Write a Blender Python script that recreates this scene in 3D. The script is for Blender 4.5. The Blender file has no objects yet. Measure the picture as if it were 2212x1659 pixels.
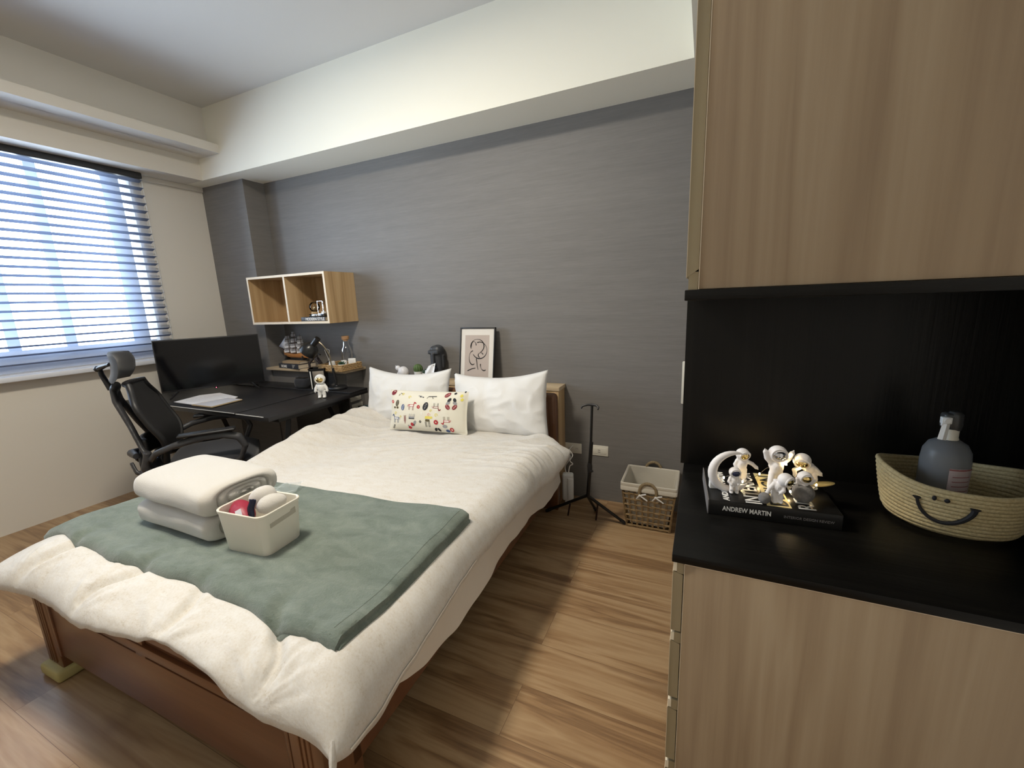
import bpy, bmesh, math, random
from mathutils import Vector, Matrix, noise
random.seed(7)
PI = math.pi
S = bpy.context.scene
COL = S.collection
V = Vector

# ------------------------------------------------------------------ helpers
class MB:
    """collects shapes in one bmesh; build() links them as ONE mesh object"""
    def __init__(s):
        s.bm = bmesh.new(); s.mi = 0
    def _fin(s, nf):
        for f in s.bm.faces[nf:] if False else [f for f in s.bm.faces if f.index >= nf or f.index == -1]:
            f.material_index = s.mi
        s.bm.faces.index_update()
    def _n(s):
        s.bm.faces.index_update(); return len(s.bm.faces)
    def add(s, verts, faces, mat=None):
        n = s._n(); bv = [s.bm.verts.new(mat @ V(v) if mat else v) for v in verts]
        for f in faces:
            try: s.bm.faces.new([bv[i] for i in f])
            except ValueError: pass
        s._fin(n); return s
    def merge(s, o, mat=None):
        me = bpy.data.meshes.new('t'); o.bm.to_mesh(me); n = s._n(); nv = len(s.bm.verts)
        s.bm.from_mesh(me); s.bm.verts.ensure_lookup_table()
        if mat:
            for v in s.bm.verts[nv:]: v.co = mat @ v.co
        s._fin(n); bpy.data.meshes.remove(me); return s
    def box(s, x0, x1, y0, y1, z0, z1, bev=0, seg=2, mat=None):
        t = MB()
        vs = [(x, y, z) for x in (x0, x1) for y in (y0, y1) for z in (z0, z1)]
        t.add(vs, [(0,1,3,2),(4,6,7,5),(0,4,5,1),(2,3,7,6),(0,2,6,4),(1,5,7,3)])
        if bev:
            bmesh.ops.bevel(t.bm, geom=t.bm.edges[:], offset=bev, segments=seg, affect='EDGES', profile=.5, clamp_overlap=True)
        return s.merge(t, mat)
    def tube(s, pts, r, seg=10, closed=False, cap=True, sx=1.0):
        pts = [V(p) for p in pts]; n = len(pts)
        rr = r if isinstance(r, (list, tuple)) else [r]*n
        vs = []; up = None
        for i, p in enumerate(pts):
            a = pts[(i-1) % n] if (i > 0 or closed) else p
            b = pts[(i+1) % n] if (i < n-1 or closed) else p
            d = (b-a).normalized()
            if up is None:
                up = V((0,0,1)) if abs(d.z) < .9 else V((1,0,0))
            u = (up - d*up.dot(d)); u = u.normalized() if u.length > 1e-6 else d.orthogonal().normalized()
            up = u; w = d.cross(u)
            for k in range(seg):
                t = 2*PI*k/seg
                vs.append(p + (u*math.cos(t) + w*math.sin(t)*sx)*rr[i])
        fs = []
        m = n if closed else n-1
        for i in range(m):
            for k in range(seg):
                a = i*seg+k; b = i*seg+(k+1) % seg; c = ((i+1) % n)*seg+(k+1) % seg; d = ((i+1) % n)*seg+k
                fs.append((a, b, c, d))
        if cap and not closed:
            fs.append(tuple(reversed(range(seg)))); fs.append(tuple(range((n-1)*seg, n*seg)))
        return s.add(vs, fs)
    def lathe(s, prof, c=(0,0,0), seg=24, mat=None, cap=True, sx=1, sy=1):
        vs = []; c = V(c)
        for r, z in prof:
            for k in range(seg):
                t = 2*PI*k/seg; p = V((r*sx*math.cos(t), r*sy*math.sin(t), z))
                vs.append((mat @ p if mat else p) + c)
        fs = []; n = len(prof)
        for i in range(n-1):
            for k in range(seg):
                fs.append((i*seg+k, i*seg+(k+1) % seg, (i+1)*seg+(k+1) % seg, (i+1)*seg+k))
        if cap:
            if prof[0][0] > 1e-5: fs.append(tuple(reversed(range(seg))))
            if prof[-1][0] > 1e-5: fs.append(tuple(range((n-1)*seg, n*seg)))
        return s.add(vs, fs)
    def ell(s, c, r, rot=None, seg=20, rings=12):
        if not isinstance(r, (list, tuple)): r = (r, r, r)
        m = Matrix.Translation(c) @ (rot.to_4x4() if rot else Matrix()) @ Matrix.Diagonal((*r, 1))
        n = s._n(); bmesh.ops.create_uvsphere(s.bm, u_segments=seg, v_segments=rings, radius=1, matrix=m)
        s._fin(n); return s
    def prism(s, poly, h, mat=None, bev=0):
        """poly in local xy, extruded from z=0 to h, then transformed"""
        t = MB(); n = len(poly)
        vs = [(x, y, 0) for x, y in poly] + [(x, y, h) for x, y in poly]
        fs = [tuple(reversed(range(n))), tuple(range(n, 2*n))] + [(i, (i+1) % n, n+(i+1) % n, n+i) for i in range(n)]
        t.add(vs, fs)
        bmesh.ops.recalc_face_normals(t.bm, faces=t.bm.faces[:])
        if bev: bmesh.ops.bevel(t.bm, geom=t.bm.edges[:], offset=bev, segments=2, affect='EDGES', clamp_overlap=True)
        return s.merge(t, mat)
    def grid(s, f, nu, nv, closed_u=False):
        vs = [f(i/(nu-1) if not closed_u else i/nu, j/(nv-1)) for j in range(nv) for i in range(nu)]
        fs = []
        for j in range(nv-1):
            for i in range(nu if closed_u else nu-1):
                a = j*nu+i; b = j*nu+(i+1) % nu
                fs.append((a, b, b+nu, a+nu))
        return s.add(vs, fs)
    def mesh(s, name, mats, angle=38, fix=True):
        if fix: bmesh.ops.recalc_face_normals(s.bm, faces=s.bm.faces[:])
        ca = math.radians(angle)
        for f in s.bm.faces: f.smooth = True
        for e in s.bm.edges:
            if len(e.link_faces) == 2: e.smooth = e.calc_face_angle(0) < ca
        me = bpy.data.meshes.new(name); s.bm.to_mesh(me); s.bm.free()
        for m in (mats if isinstance(mats, (list, tuple)) else [mats]): me.materials.append(m)
        return me
    def build(s, name, mats, parent=None, loc=(0,0,0), rot=None, angle=38, fix=True):
        o = bpy.data.objects.new(name, s.mesh(name, mats, angle, fix)); COL.objects.link(o)
        o.location = loc
        if rot is not None: o.rotation_euler = rot if isinstance(rot, (tuple, list)) else (0, 0, rot)
        if parent: o.parent = parent
        return o

def tag(o, label, cat=None, group=None, kind=None):
    if label: o['label'] = label
    if cat: o['category'] = cat
    if group: o['group'] = group
    if kind: o['kind'] = kind
    return o
def thing(name, label, cat, loc=(0,0,0), rot=0, group=None):
    o = bpy.data.objects.new(name, None); COL.objects.link(o); o.location = loc
    o.empty_display_size = .05
    o.rotation_euler = rot if isinstance(rot, (tuple, list)) else (0, 0, rot)
    return tag(o, label, cat, group)
def struct(name, b, m, parent=None, **k):
    o = b.build(name, m, parent, **k)
    if not parent: o['kind'] = 'structure'
    return o
def dup(root, loc, rot=None, label=None):
    r = root.copy(); COL.objects.link(r); r.location = loc
    if rot is not None: r.rotation_euler = (0, 0, rot) if not isinstance(rot, tuple) else rot
    if label: r['label'] = label
    for ch in list(root.children):
        c = ch.copy(); COL.objects.link(c); c.parent = r
        for g in ch.children:
            d = g.copy(); COL.objects.link(d); d.parent = c
    return r
def evalmesh(o):
    bpy.context.view_layer.update()
    dg = bpy.context.evaluated_depsgraph_get()
    return bpy.data.meshes.new_from_object(o.evaluated_get(dg))
def blob(b, voxel, mats, name, parent=None, loc=(0,0,0), rot=None, smooth=4):
    """one continuous skin over overlapping shapes"""
    o = b.build('tmp', mats, fix=True)
    m = o.modifiers.new('r', 'REMESH'); m.mode = 'VOXEL'; m.voxel_size = voxel; m.use_smooth_shade = True
    if smooth:
        k = o.modifiers.new('s', 'SMOOTH'); k.iterations = smooth; k.factor = .5
    me = evalmesh(o); old = o.data; bpy.data.objects.remove(o); bpy.data.meshes.remove(old)
    me.name = name
    for p in me.polygons: p.use_smooth = True
    if not me.materials:
        me.materials.append(mats if not isinstance(mats, (list, tuple)) else mats[0])
    r = bpy.data.objects.new(name, me); COL.objects.link(r); r.location = loc
    if rot is not None: r.rotation_euler = rot if isinstance(rot, tuple) else (0, 0, rot)
    if parent: r.parent = parent
    return r
def text(body, size, origin, xd, yd, m, parent=None, name='lettering', sx=1, ext=.0002, bold=0, align='LEFT'):
    cu = bpy.data.curves.new('t', 'FONT'); cu.body = body; cu.size = size; cu.extrude = ext; cu.offset = bold
    cu.align_x = align; cu.resolution_u = 3
    o = bpy.data.objects.new('t', cu); COL.objects.link(o)
    me = evalmesh(o); bpy.data.objects.remove(o); bpy.data.curves.remove(cu)
    xd = V(xd).normalized(); yd = V(yd).normalized(); zd = xd.cross(yd)
    M = Matrix(((xd.x*sx, yd.x, zd.x, origin[0]), (xd.y*sx, yd.y, zd.y, origin[1]), (xd.z*sx, yd.z, zd.z, origin[2]), (0,0,0,1)))
    me.transform(M); me.materials.clear(); me.materials.append(m); me.name = name
    r = bpy.data.objects.new(name, me); COL.objects.link(r)
    if parent: r.parent = parent
    return r
def lerp(a, b, t): return a+(b-a)*t
def smooth(pts, n=5):
    """Catmull-Rom through the points"""
    P = [V(p) for p in pts]; P = [P[0]*2-P[1]]+P+[P[-1]*2-P[-2]]; out = []
    for i in range(1, len(P)-2):
        a, b, c, d = P[i-1:i+3]
        for k in range(n):
            t = k/n; out.append(.5*((b*2)+(c-a)*t+(a*2-b*5+c*4-d)*t*t+(b*3-a-c*3+d)*t**3))
    return out+[P[-2]]
def sstep(a, b, x):
    t = max(0, min(1, (x-a)/(b-a))); return t*t*(3-2*t)
def table(xs, x):
    if x <= xs[0][0]: return xs[0][1]
    for (a, va), (b, vb) in zip(xs, xs[1:]):
        if x <= b: return lerp(va, vb, sstep(a, b, x))
    return xs[-1][1]
def nz(x, y, z=0): return noise.noise(V((x, y, z)))

# ------------------------------------------------------------------ materials
def newmat(name):
    m = bpy.data.materials.new(name); m.use_nodes = True; nt = m.node_tree
    return m, nt, nt.nodes['Principled BSDF']
def N(nt, t, **k):
    n = nt.nodes.new(t)
    for a, b in k.items():
        if a in n.inputs: n.inputs[a].default_value = b
        else: setattr(n, a, b)
    return n
def coords(nt, scale=(1,1,1), space='Object', rot=(0,0,0)):
    tc = N(nt, 'ShaderNodeTexCoord'); mp = N(nt, 'ShaderNodeMapping')
    mp.inputs['Scale'].default_value = scale; mp.inputs['Rotation'].default_value = rot
    nt.links.new(tc.outputs[space], mp.inputs['Vector']); return mp.outputs['Vector']
def ramp(nt, fac, stops):
    r = N(nt, 'ShaderNodeValToRGB'); e = r.color_ramp.elements
    while len(e) < len(stops): e.new(.5)
    for i, (p, c) in enumerate(stops): e[i].position = p; e[i].color = (*c, 1)
    nt.links.new(fac, r.inputs['Fac']); return r.outputs['Color']
def mat(name, col, rough=.5, metal=0, var=None, bump=None, spec=.5, sheen=0, trans=0, coat=0, emit=None, sss=0, alpha=1, ior=1.45):
    """var=(scale,colour2[,detail]); bump=(scale,strength[,dist])"""
    m, nt, b = newmat(name)
    b.inputs['Base Color'].default_value = (*col, 1); b.inputs['Roughness'].default_value = rough
    b.inputs['Metallic'].default_value = metal; b.inputs['Specular IOR Level'].default_value = spec
    b.inputs['Sheen Weight'].default_value = sheen; b.inputs['Transmission Weight'].default_value = trans
    b.inputs['Coat Weight'].default_value = coat; b.inputs['Alpha'].default_value = alpha; b.inputs['IOR'].default_value = ior
    if sss: b.inputs['Subsurface Weight'].default_value = sss; b.inputs['Subsurface Radius'].default_value = (.01,.01,.01)
    if emit: b.inputs['Emission Color'].default_value = (*emit[0], 1); b.inputs['Emission Strength'].default_value = emit[1]
    if var:
        sc = var[0] if isinstance(var[0], tuple) else (var[0],)*3
        n = N(nt, 'ShaderNodeTexNoise', Scale=1.0, Detail=var[2] if len(var) > 2 else 5.0, Roughness=.6)
        nt.links.new(coords(nt, sc), n.inputs['Vector'])
        nt.links.new(ramp(nt, n.outputs['Fac'], [(.35, col), (.65, var[1])]), b.inputs['Base Color'])
    if bump:
        sc = bump[0] if isinstance(bump[0], tuple) else (bump[0],)*3
        n = N(nt, 'ShaderNodeTexNoise', Scale=1.0, Detail=4.0, Roughness=.6)
        nt.links.new(coords(nt, sc), n.inputs['Vector'])
        bp = N(nt, 'ShaderNodeBump', Strength=bump[1], Distance=bump[2] if len(bump) > 2 else .002)
        nt.links.new(n.outputs['Fac'], bp.inputs['Height']); nt.links.new(bp.outputs['Normal'], b.inputs['Normal'])
    return m
def wood(name, c0, c1, c2, axis='Z', freq=14, rough=.5, stretch=.07, bump=.08, fig=1.0, spec=.4, coat=0, fine=.55, dist=.4):
    """grain runs along axis; growth-ring figure plus fine pores"""
    m, nt, b = newmat(name)
    sc = {'X': (stretch, 1, 1), 'Y': (1, stretch, 1), 'Z': (1, 1, stretch)}[axis]
    n1 = N(nt, 'ShaderNodeTexNoise', Scale=freq*.35, Detail=3.0, Roughness=.5, Distortion=dist*fig)
    nt.links.new(coords(nt, sc), n1.inputs['Vector'])
    mu = N(nt, 'ShaderNodeMath', operation='MULTIPLY'); mu.inputs[1].default_value = 9*fig
    nt.links.new(n1.outputs['Fac'], mu.inputs[0])
    fr = N(nt, 'ShaderNodeMath', operation='PINGPONG'); fr.inputs[1].default_value = 1
    nt.links.new(mu.outputs[0], fr.inputs[0])
    n2 = N(nt, 'ShaderNodeTexNoise', Scale=freq*6, Detail=4.0, Roughness=.6)
    nt.links.new(coords(nt, tuple(v*(.5 if v != 1 else 1) for v in sc)), n2.inputs['Vector'])
    mx = N(nt, 'ShaderNodeMix', data_type='FLOAT'); mx.inputs['Factor'].default_value = fine
    nt.links.new(fr.outputs[0], mx.inputs[2]); nt.links.new(n2.outputs['Fac'], mx.inputs[3])
    col = ramp(nt, mx.outputs[0], [(.15, c0), (.5, c1), (.85, c2)])
    nt.links.new(col, b.inputs['Base Color'])
    b.inputs['Roughness'].default_value = rough; b.inputs['Specular IOR Level'].default_value = spec
    b.inputs['Coat Weight'].default_value = coat; b.inputs['Coat Roughness'].default_value = .25
    bp = N(nt, 'ShaderNodeBump', Strength=bump, Distance=.002)
    nt.links.new(n2.outputs['Fac'], bp.inputs['Height']); nt.links.new(bp.outputs['Normal'], b.inputs['Normal'])
    return m
def emis(name, c, s):
    m = bpy.data.materials.new(name); m.use_nodes = True; nt = m.node_tree; nt.nodes.clear()
    e = N(nt, 'ShaderNodeEmission'); e.inputs[0].default_value = (*c, 1); e.inputs[1].default_value = s
    o = N(nt, 'ShaderNodeOutputMaterial'); nt.links.new(e.outputs[0], o.inputs[0]); return m
def sheer(name, c, clear, trans=.6):
    m = bpy.data.materials.new(name); m.use_nodes = True; nt = m.node_tree; nt.nodes.clear()
    d = N(nt, 'ShaderNodeBsdfDiffuse'); d.inputs[0].default_value = (*c, 1)
    t = N(nt, 'ShaderNodeBsdfTranslucent'); t.inputs[0].default_value = (*c, 1)
    a = N(nt, 'ShaderNodeMixShader'); a.inputs[0].default_value = trans
    nt.links.new(d.outputs[0], a.inputs[1]); nt.links.new(t.outputs[0], a.inputs[2])
    p = N(nt, 'ShaderNodeBsdfTransparent'); x = N(nt, 'ShaderNodeMixShader'); x.inputs[0].default_value = clear
    nt.links.new(a.outputs[0], x.inputs[1]); nt.links.new(p.outputs[0], x.inputs[2])
    o = N(nt, 'ShaderNodeOutputMaterial'); nt.links.new(x.outputs[0], o.inputs[0]); return m
def clearglass(name, tint=(1,1,1), gl=.12, rough=.02):
    m = bpy.data.materials.new(name); m.use_nodes = True; nt = m.node_tree; nt.nodes.clear()
    p = N(nt, 'ShaderNodeBsdfTransparent'); p.inputs[0].default_value = (*tint, 1)
    g = N(nt, 'ShaderNodeBsdfGlossy'); g.inputs['Roughness'].default_value = rough
    f = N(nt, 'ShaderNodeLayerWeight'); f.inputs[0].default_value = gl+.15
    x = N(nt, 'ShaderNodeMixShader')
    nt.links.new(f.outputs['Fresnel'], x.inputs[0]); nt.links.new(p.outputs[0], x.inputs[1]); nt.links.new(g.outputs[0], x.inputs[2])
    o = N(nt, 'ShaderNodeOutputMaterial'); nt.links.new(x.outputs[0], o.inputs[0]); return m

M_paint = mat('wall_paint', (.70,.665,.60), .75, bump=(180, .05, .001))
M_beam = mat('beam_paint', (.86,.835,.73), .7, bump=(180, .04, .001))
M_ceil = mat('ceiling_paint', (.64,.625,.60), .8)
M_oak = wood('taupe_oak', (.25,.175,.108), (.325,.240,.152), (.385,.298,.198), 'Z', 11, .5, .06, .05, 1.3, fine=.62, dist=1.1)
M_oakedge = mat('oak_edge_band', (.62,.52,.38), .5)
M_cream = mat('cream_strip', (.78,.70,.55), .45)
M_greenoak = wood('oak_core', (.26,.21,.12), (.33,.27,.17), (.38,.32,.2), 'Z', 12, .5)
M_boxoak = wood('honey_oak', (.30,.19,.09), (.46,.31,.16), (.56,.40,.23), 'Z', 10, .45, .05)
M_boxedge = mat('box_edge', (.72,.60,.44), .5)
M_shelfedge = wood('pale_oak', (.45,.33,.2), (.55,.43,.28), (.62,.5,.35), 'X', 12, .5)
M_black = wood('black_ash', (.0025,.0023,.002), (.004,.0037,.0033), (.007,.0065,.0055), 'Z', 22, .36, .03, .25, spec=.25)
M_blackX = wood('black_ash_top', (.0025,.0023,.002), (.004,.0037,.0033), (.007,.0065,.0055), 'X', 22, .34, .03, .25, spec=.2)
M_bed = wood('brown_beech', (.085,.030,.011), (.125,.046,.018), (.165,.066,.027), 'X', 10, .35, .05, .05, .8, .5, .3)
M_bedv = wood('brown_beech_upright', (.09,.034,.012), (.14,.056,.021), (.19,.08,.032), 'Z', 10, .35, .05, .05, .8, .5, .3)
M_guard = mat('olive_gold_felt', (.42,.36,.15), .6, bump=(400, .3, .001))
M_white = mat('white_cotton', (.74,.735,.72), .85, bump=((60,60,60), .25, .004), sheen=.2)
M_sheet = mat('white_sheet', (.72,.66,.58), .7, bump=((4,30,30), .2, .004))
M_towel = mat('white_terry', (.63,.605,.56), .95, bump=(420, .8, .003), sheen=.5)
M_bk = mat('black_plastic', (.012,.012,.013), .45)
M_bk2 = mat('black_fabric', (.016,.017,.022), .85, bump=(900, .3, .001), sheen=.2)
M_bkgloss = mat('black_gloss', (.006,.006,.007), .12)
M_dkgrey = mat('dark_grey_plastic', (.045,.045,.048), .4)
M_deskm = mat('black_desktop', (.017,.017,.019), .38, bump=(300, .05, .001))
M_metalbk = mat('black_metal', (.012,.012,.012), .35, .3)
M_chrome = mat('chrome', (.75,.75,.76), .15, 1)
M_steel = mat('brushed_steel', (.42,.38,.33), .32, 1)
M_gold = mat('gold', (.85,.62,.25), .15, 1)
M_silver = mat('silver_visor', (.6,.6,.62), .15, 1)
M_navy = mat('navy_visor', (.02,.024,.06), .12)
M_brass = mat('antique_brass', (.42,.36,.26), .3, 1)
M_whitep = mat('white_plastic', (.78,.78,.76), .35)
M_ivory = mat('ivory_plastic', (.72,.69,.60), .35)
M_resin = mat('white_resin', (.80,.77,.76), .5, sss=.1)
M_moon = mat('grey_moon_rock', (.22,.21,.20), .8, var=(60, (.13,.125,.12)), bump=(90, .6, .003))
M_glass = clearglass('clear_glass')
M_window = clearglass('window_glass', (.96,.98,1), .02)
M_cork = mat('cork', (.45,.26,.13), .8, var=(300, (.32,.17,.08)))
M_paper = mat('paper', (.82,.83,.86), .7)
M_print = mat('printed_grey', (.5,.51,.56), .7)
M_ink = mat('black_ink', (.01,.01,.012), .7)
M_inkw = mat('white_ink', (.8,.79,.76), .6)
M_inkgrey = mat('grey_ink', (.16,.15,.15), .6)
M_terr = mat('page_edges', (.55,.48,.38), .8, bump=((4,4,1200), .3, .001))

def grey_wall_mat():
    m, nt, b = newmat('grey_wallpaper')
    n = N(nt, 'ShaderNodeTexNoise', Scale=1.0, Detail=6.0, Roughness=.65)
    nt.links.new(coords(nt, (7, 7, 120)), n.inputs['Vector'])
    n2 = N(nt, 'ShaderNodeTexNoise', Scale=1.0, Detail=5.0, Roughness=.7)
    nt.links.new(coords(nt, (1.6, 1.6, 30)), n2.inputs['Vector'])
    mx = N(nt, 'ShaderNodeMix', data_type='FLOAT'); mx.inputs['Factor'].default_value = .5
    nt.links.new(n.outputs['Fac'], mx.inputs[2]); nt.links.new(n2.outputs['Fac'], mx.inputs[3])
    nt.links.new(ramp(nt, mx.outputs[0], [(.3, (.156,.148,.140)), (.7, (.212,.201,.190))]), b.inputs['Base Color'])
    b.inputs['Roughness'].default_value = .55; b.inputs['Specular IOR Level'].default_value = .35
    bp = N(nt, 'ShaderNodeBump', Strength=.35, Distance=.002)
    nt.links.new(mx.outputs[0], bp.inputs['Height']); nt.links.new(bp.outputs['Normal'], b.inputs['Normal'])
    return m
M_grey = grey_wall_mat()

def floor_mat():
    m, nt, b = newmat('oak_floor_planks')
    tc = N(nt, 'ShaderNodeTexCoord')
    mp = N(nt, 'ShaderNodeMapping'); mp.inputs['Location'].default_value = (.55, .017, 0)
    nt.links.new(tc.outputs['Object'], mp.inputs['Vector'])
    br = N(nt, 'ShaderNodeTexBrick'); br.offset = .37; br.offset_frequency = 2
    br.inputs['Scale'].default_value = 1; br.inputs['Brick Width'].default_value = 1.22; br.inputs['Row Height'].default_value = .2
    br.inputs['Mortar Size'].default_value = .0008; br.inputs['Mortar Smooth'].default_value = .1
    br.inputs['Color1'].default_value = (0,0,0,1); br.inputs['Color2'].default_value = (1,1,1,1); br.inputs['Mortar'].default_value = (.5,.5,.5,1)
    nt.links.new(mp.outputs['Vector'], br.inputs['Vector'])
    vm = N(nt, 'ShaderNodeVectorMath', operation='MULTIPLY_ADD')
    nt.links.new(br.outputs['Color'], vm.inputs[0]); vm.inputs[1].default_value = (3.1, 7.7, 5.3)
    nt.links.new(tc.outputs['Object'], vm.inputs[2])
    sc = N(nt, 'ShaderNodeMapping'); sc.inputs['Scale'].default_value = (.09*6, 6, 6); nt.links.new(vm.outputs[0], sc.inputs['Vector'])
    n1 = N(nt, 'ShaderNodeTexNoise', Scale=1.1, Detail=4.0, Roughness=.6, Distortion=1.2); nt.links.new(sc.outputs['Vector'], n1.inputs['Vector'])
    mu = N(nt, 'ShaderNodeMath', operation='MULTIPLY'); mu.inputs[1].default_value = 7; nt.links.new(n1.outputs['Fac'], mu.inputs[0])
    pp = N(nt, 'ShaderNodeMath', operation='PINGPONG'); pp.inputs[1].default_value = 1; nt.links.new(mu.outputs[0], pp.inputs[0])
    sc2 = N(nt, 'ShaderNodeMapping'); sc2.inputs['Scale'].default_value = (4, 90, 90); nt.links.new(vm.outputs[0], sc2.inputs['Vector'])
    n2 = N(nt, 'ShaderNodeTexNoise', Scale=1.0, Detail=5.0, Roughness=.65); nt.links.new(sc2.outputs['Vector'], n2.inputs['Vector'])
    mx = N(nt, 'ShaderNodeMix', data_type='FLOAT'); mx.inputs['Factor'].default_value = .45
    nt.links.new(pp.outputs[0], mx.inputs[2]); nt.links.new(n2.outputs['Fac'], mx.inputs[3])
    c = ramp(nt, mx.outputs[0], [(.12, (.18,.10,.048)), (.45, (.325,.20,.10)), (.85, (.43,.295,.165))])
    # darker knots
    kn = N(nt, 'ShaderNodeTexNoise', Scale=1.0, Detail=3.0); sc3 = N(nt, 'ShaderNodeMapping'); sc3.inputs['Scale'].default_value = (1.6, 5.5, 1)
    nt.links.new(vm.outputs[0], sc3.inputs['Vector']); nt.links.new(sc3.outputs['Vector'], kn.inputs['Vector'])
    kr = ramp(nt, kn.outputs['Fac'], [(.60, (1,1,1)), (.74, (.5,.42,.38))])
    mm = N(nt, 'ShaderNodeMix', data_type='RGBA', blend_type='MULTIPLY'); mm.inputs['Factor'].default_value = 1
    nt.links.new(c, mm.inputs[6]); nt.links.new(kr, mm.inputs[7])
    m2 = N(nt, 'ShaderNodeMix', data_type='RGBA', blend_type='MIX')
    nt.links.new(br.outputs['Fac'], m2.inputs['Factor']); nt.links.new(mm.outputs[2], m2.inputs[6]); m2.inputs[7].default_value = (.17,.095,.05,1)
    nt.links.new(m2.outputs[2], b.inputs['Base Color'])
    b.inputs['Roughness'].default_value = .33; b.inputs['Specular IOR Level'].default_value = .55
    bp = N(nt, 'ShaderNodeBump', Strength=.12, Distance=.002); nt.links.new(n2.outputs['Fac'], bp.inputs['Height'])
    nt.links.new(bp.outputs['Normal'], b.inputs['Normal'])
    return m
M_floor = floor_mat()

def fleck_mat():
    m, nt, b = newmat('oatmeal_cotton')
    n = N(nt, 'ShaderNodeTexNoise', Scale=1.0, Detail=6.0, Roughness=.75)
    nt.links.new(coords(nt, (150, 150, 150)), n.inputs['Vector'])
    n2 = N(nt, 'ShaderNodeTexNoise', Scale=1.0, Detail=3.0, Roughness=.6)
    nt.links.new(coords(nt, (14, 30, 14)), n2.inputs['Vector'])
    mx = N(nt, 'ShaderNodeMix', data_type='FLOAT'); mx.inputs['Factor'].default_value = .35
    nt.links.new(n.outputs['Fac'], mx.inputs[2]); nt.links.new(n2.outputs['Fac'], mx.inputs[3])
    nt.links.new(ramp(nt, mx.outputs[0], [(.30, (.46,.40,.31)), (.44, (.61,.575,.52)), (.6, (.655,.64,.61))]), b.inputs['Base Color'])
    b.inputs['Roughness'].default_value = .85; b.inputs['Sheen Weight'].default_value = .15
    n3 = N(nt, 'ShaderNodeTexNoise', Scale=1.0, Detail=4.0, Roughness=.55, Distortion=.8)
    nt.links.new(coords(nt, (9, 22, 9), rot=(0, 0, .5)), n3.inputs['Vector'])
    bp = N(nt, 'ShaderNodeBump', Strength=.3, Distance=.010); nt.links.new(n3.outputs['Fac'], bp.inputs['Height'])
    bp2 = N(nt, 'ShaderNodeBump', Strength=.25, Distance=.0015); nt.links.new(n.outputs['Fac'], bp2.inputs['Height'])
    nt.links.new(bp.outputs['Normal'], bp2.inputs['Normal']); nt.links.new(bp2.outputs['Normal'], b.inputs['Normal'])
    return m
M_duvet = fleck_mat()

def fleece_mat():
    m, nt, b = newmat('sage_fleece')
    n = N(nt, 'ShaderNodeTexNoise', Scale=1.0, Detail=6.0, Roughness=.7, Distortion=.5)
    nt.links.new(coords(nt, (9, 16, 9)), n.inputs['Vector'])
    n2 = N(nt, 'ShaderNodeTexNoise', Scale=1.0, Detail=4.0, Roughness=.7)
    nt.links.new(coords(nt, (170,)*3), n2.inputs['Vector'])
    nt.links.new(ramp(nt, n.outputs['Fac'], [(.3, (.105,.135,.112)), (.5, (.150,.185,.158)), (.72, (.205,.240,.205))]), b.inputs['Base Color'])
    b.inputs['Roughness'].default_value = .95; b.inputs['Sheen Weight'].default_value = .35; b.inputs['Sheen Roughness'].default_value = .4
    bp = N(nt, 'ShaderNodeBump', Strength=.9, Distance=.003); nt.links.new(n2.outputs['Fac'], bp.inputs['Height'])
    bp2 = N(nt, 'ShaderNodeBump', Strength=.45, Distance=.01); nt.links.new(n.outputs['Fac'], bp2.inputs['Height'])
    nt.links.new(bp2.outputs['Normal'], bp.inputs['Normal']); nt.links.new(bp.outputs['Normal'], b.inputs['Normal'])
    return m
M_fleece = fleece_mat()

# ------------------------------------------------------------------ the room
XL, XR, YB, YF, ZC = -4.14, .70, -1.6, 2.723, 3.0
struct('floor', MB().box(XL-.3, XR+.1, YB-.1, YF+.1, -.06, 0), M_floor)
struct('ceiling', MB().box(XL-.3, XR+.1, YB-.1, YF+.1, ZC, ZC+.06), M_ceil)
struct('wall_far', MB().box(-3.575, XR+.1, YF, YF+.1, 0, ZC), M_grey)
struct('wall_back', MB().box(XL-.3, XR+.1, YB-.1, YB, 0, ZC), M_paint)
struct('wall_right', MB().box(XR, XR+.1, YB, YF, 0, ZC), M_paint)
WY0, WY1, WZ0, WZ1 = -.35, 1.99, 1.05, 2.50
b = MB()
b.box(XL-.16, XL, YB, WY0, 0, ZC); b.box(XL-.16, XL, WY1, YF+.1, 0, ZC)
b.box(XL-.16, XL, WY0, WY1, 0, WZ0); b.box(XL-.16, XL, WY0, WY1, WZ1, ZC)
struct('wall_left', b, M_paint)
struct('wall_pilaster', MB().box(XL, -3.583, 2.535, YF+.1, 0, 2.481), M_grey)['kind'] = 'structure'
struct('wall_dado', MB().box(-3.583, -2.68, 2.545, YF, 0, .863), M_grey)
# beams under the ceiling
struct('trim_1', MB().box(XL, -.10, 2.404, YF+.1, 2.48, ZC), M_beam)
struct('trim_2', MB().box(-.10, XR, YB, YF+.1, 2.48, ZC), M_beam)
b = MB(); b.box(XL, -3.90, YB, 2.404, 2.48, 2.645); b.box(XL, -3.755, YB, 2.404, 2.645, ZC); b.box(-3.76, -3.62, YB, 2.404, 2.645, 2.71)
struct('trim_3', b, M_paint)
struct('trim_4', MB().box(XL, XL+.015, 2.07, 2.535, 2.44, 2.48, .003), M_paint)

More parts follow.
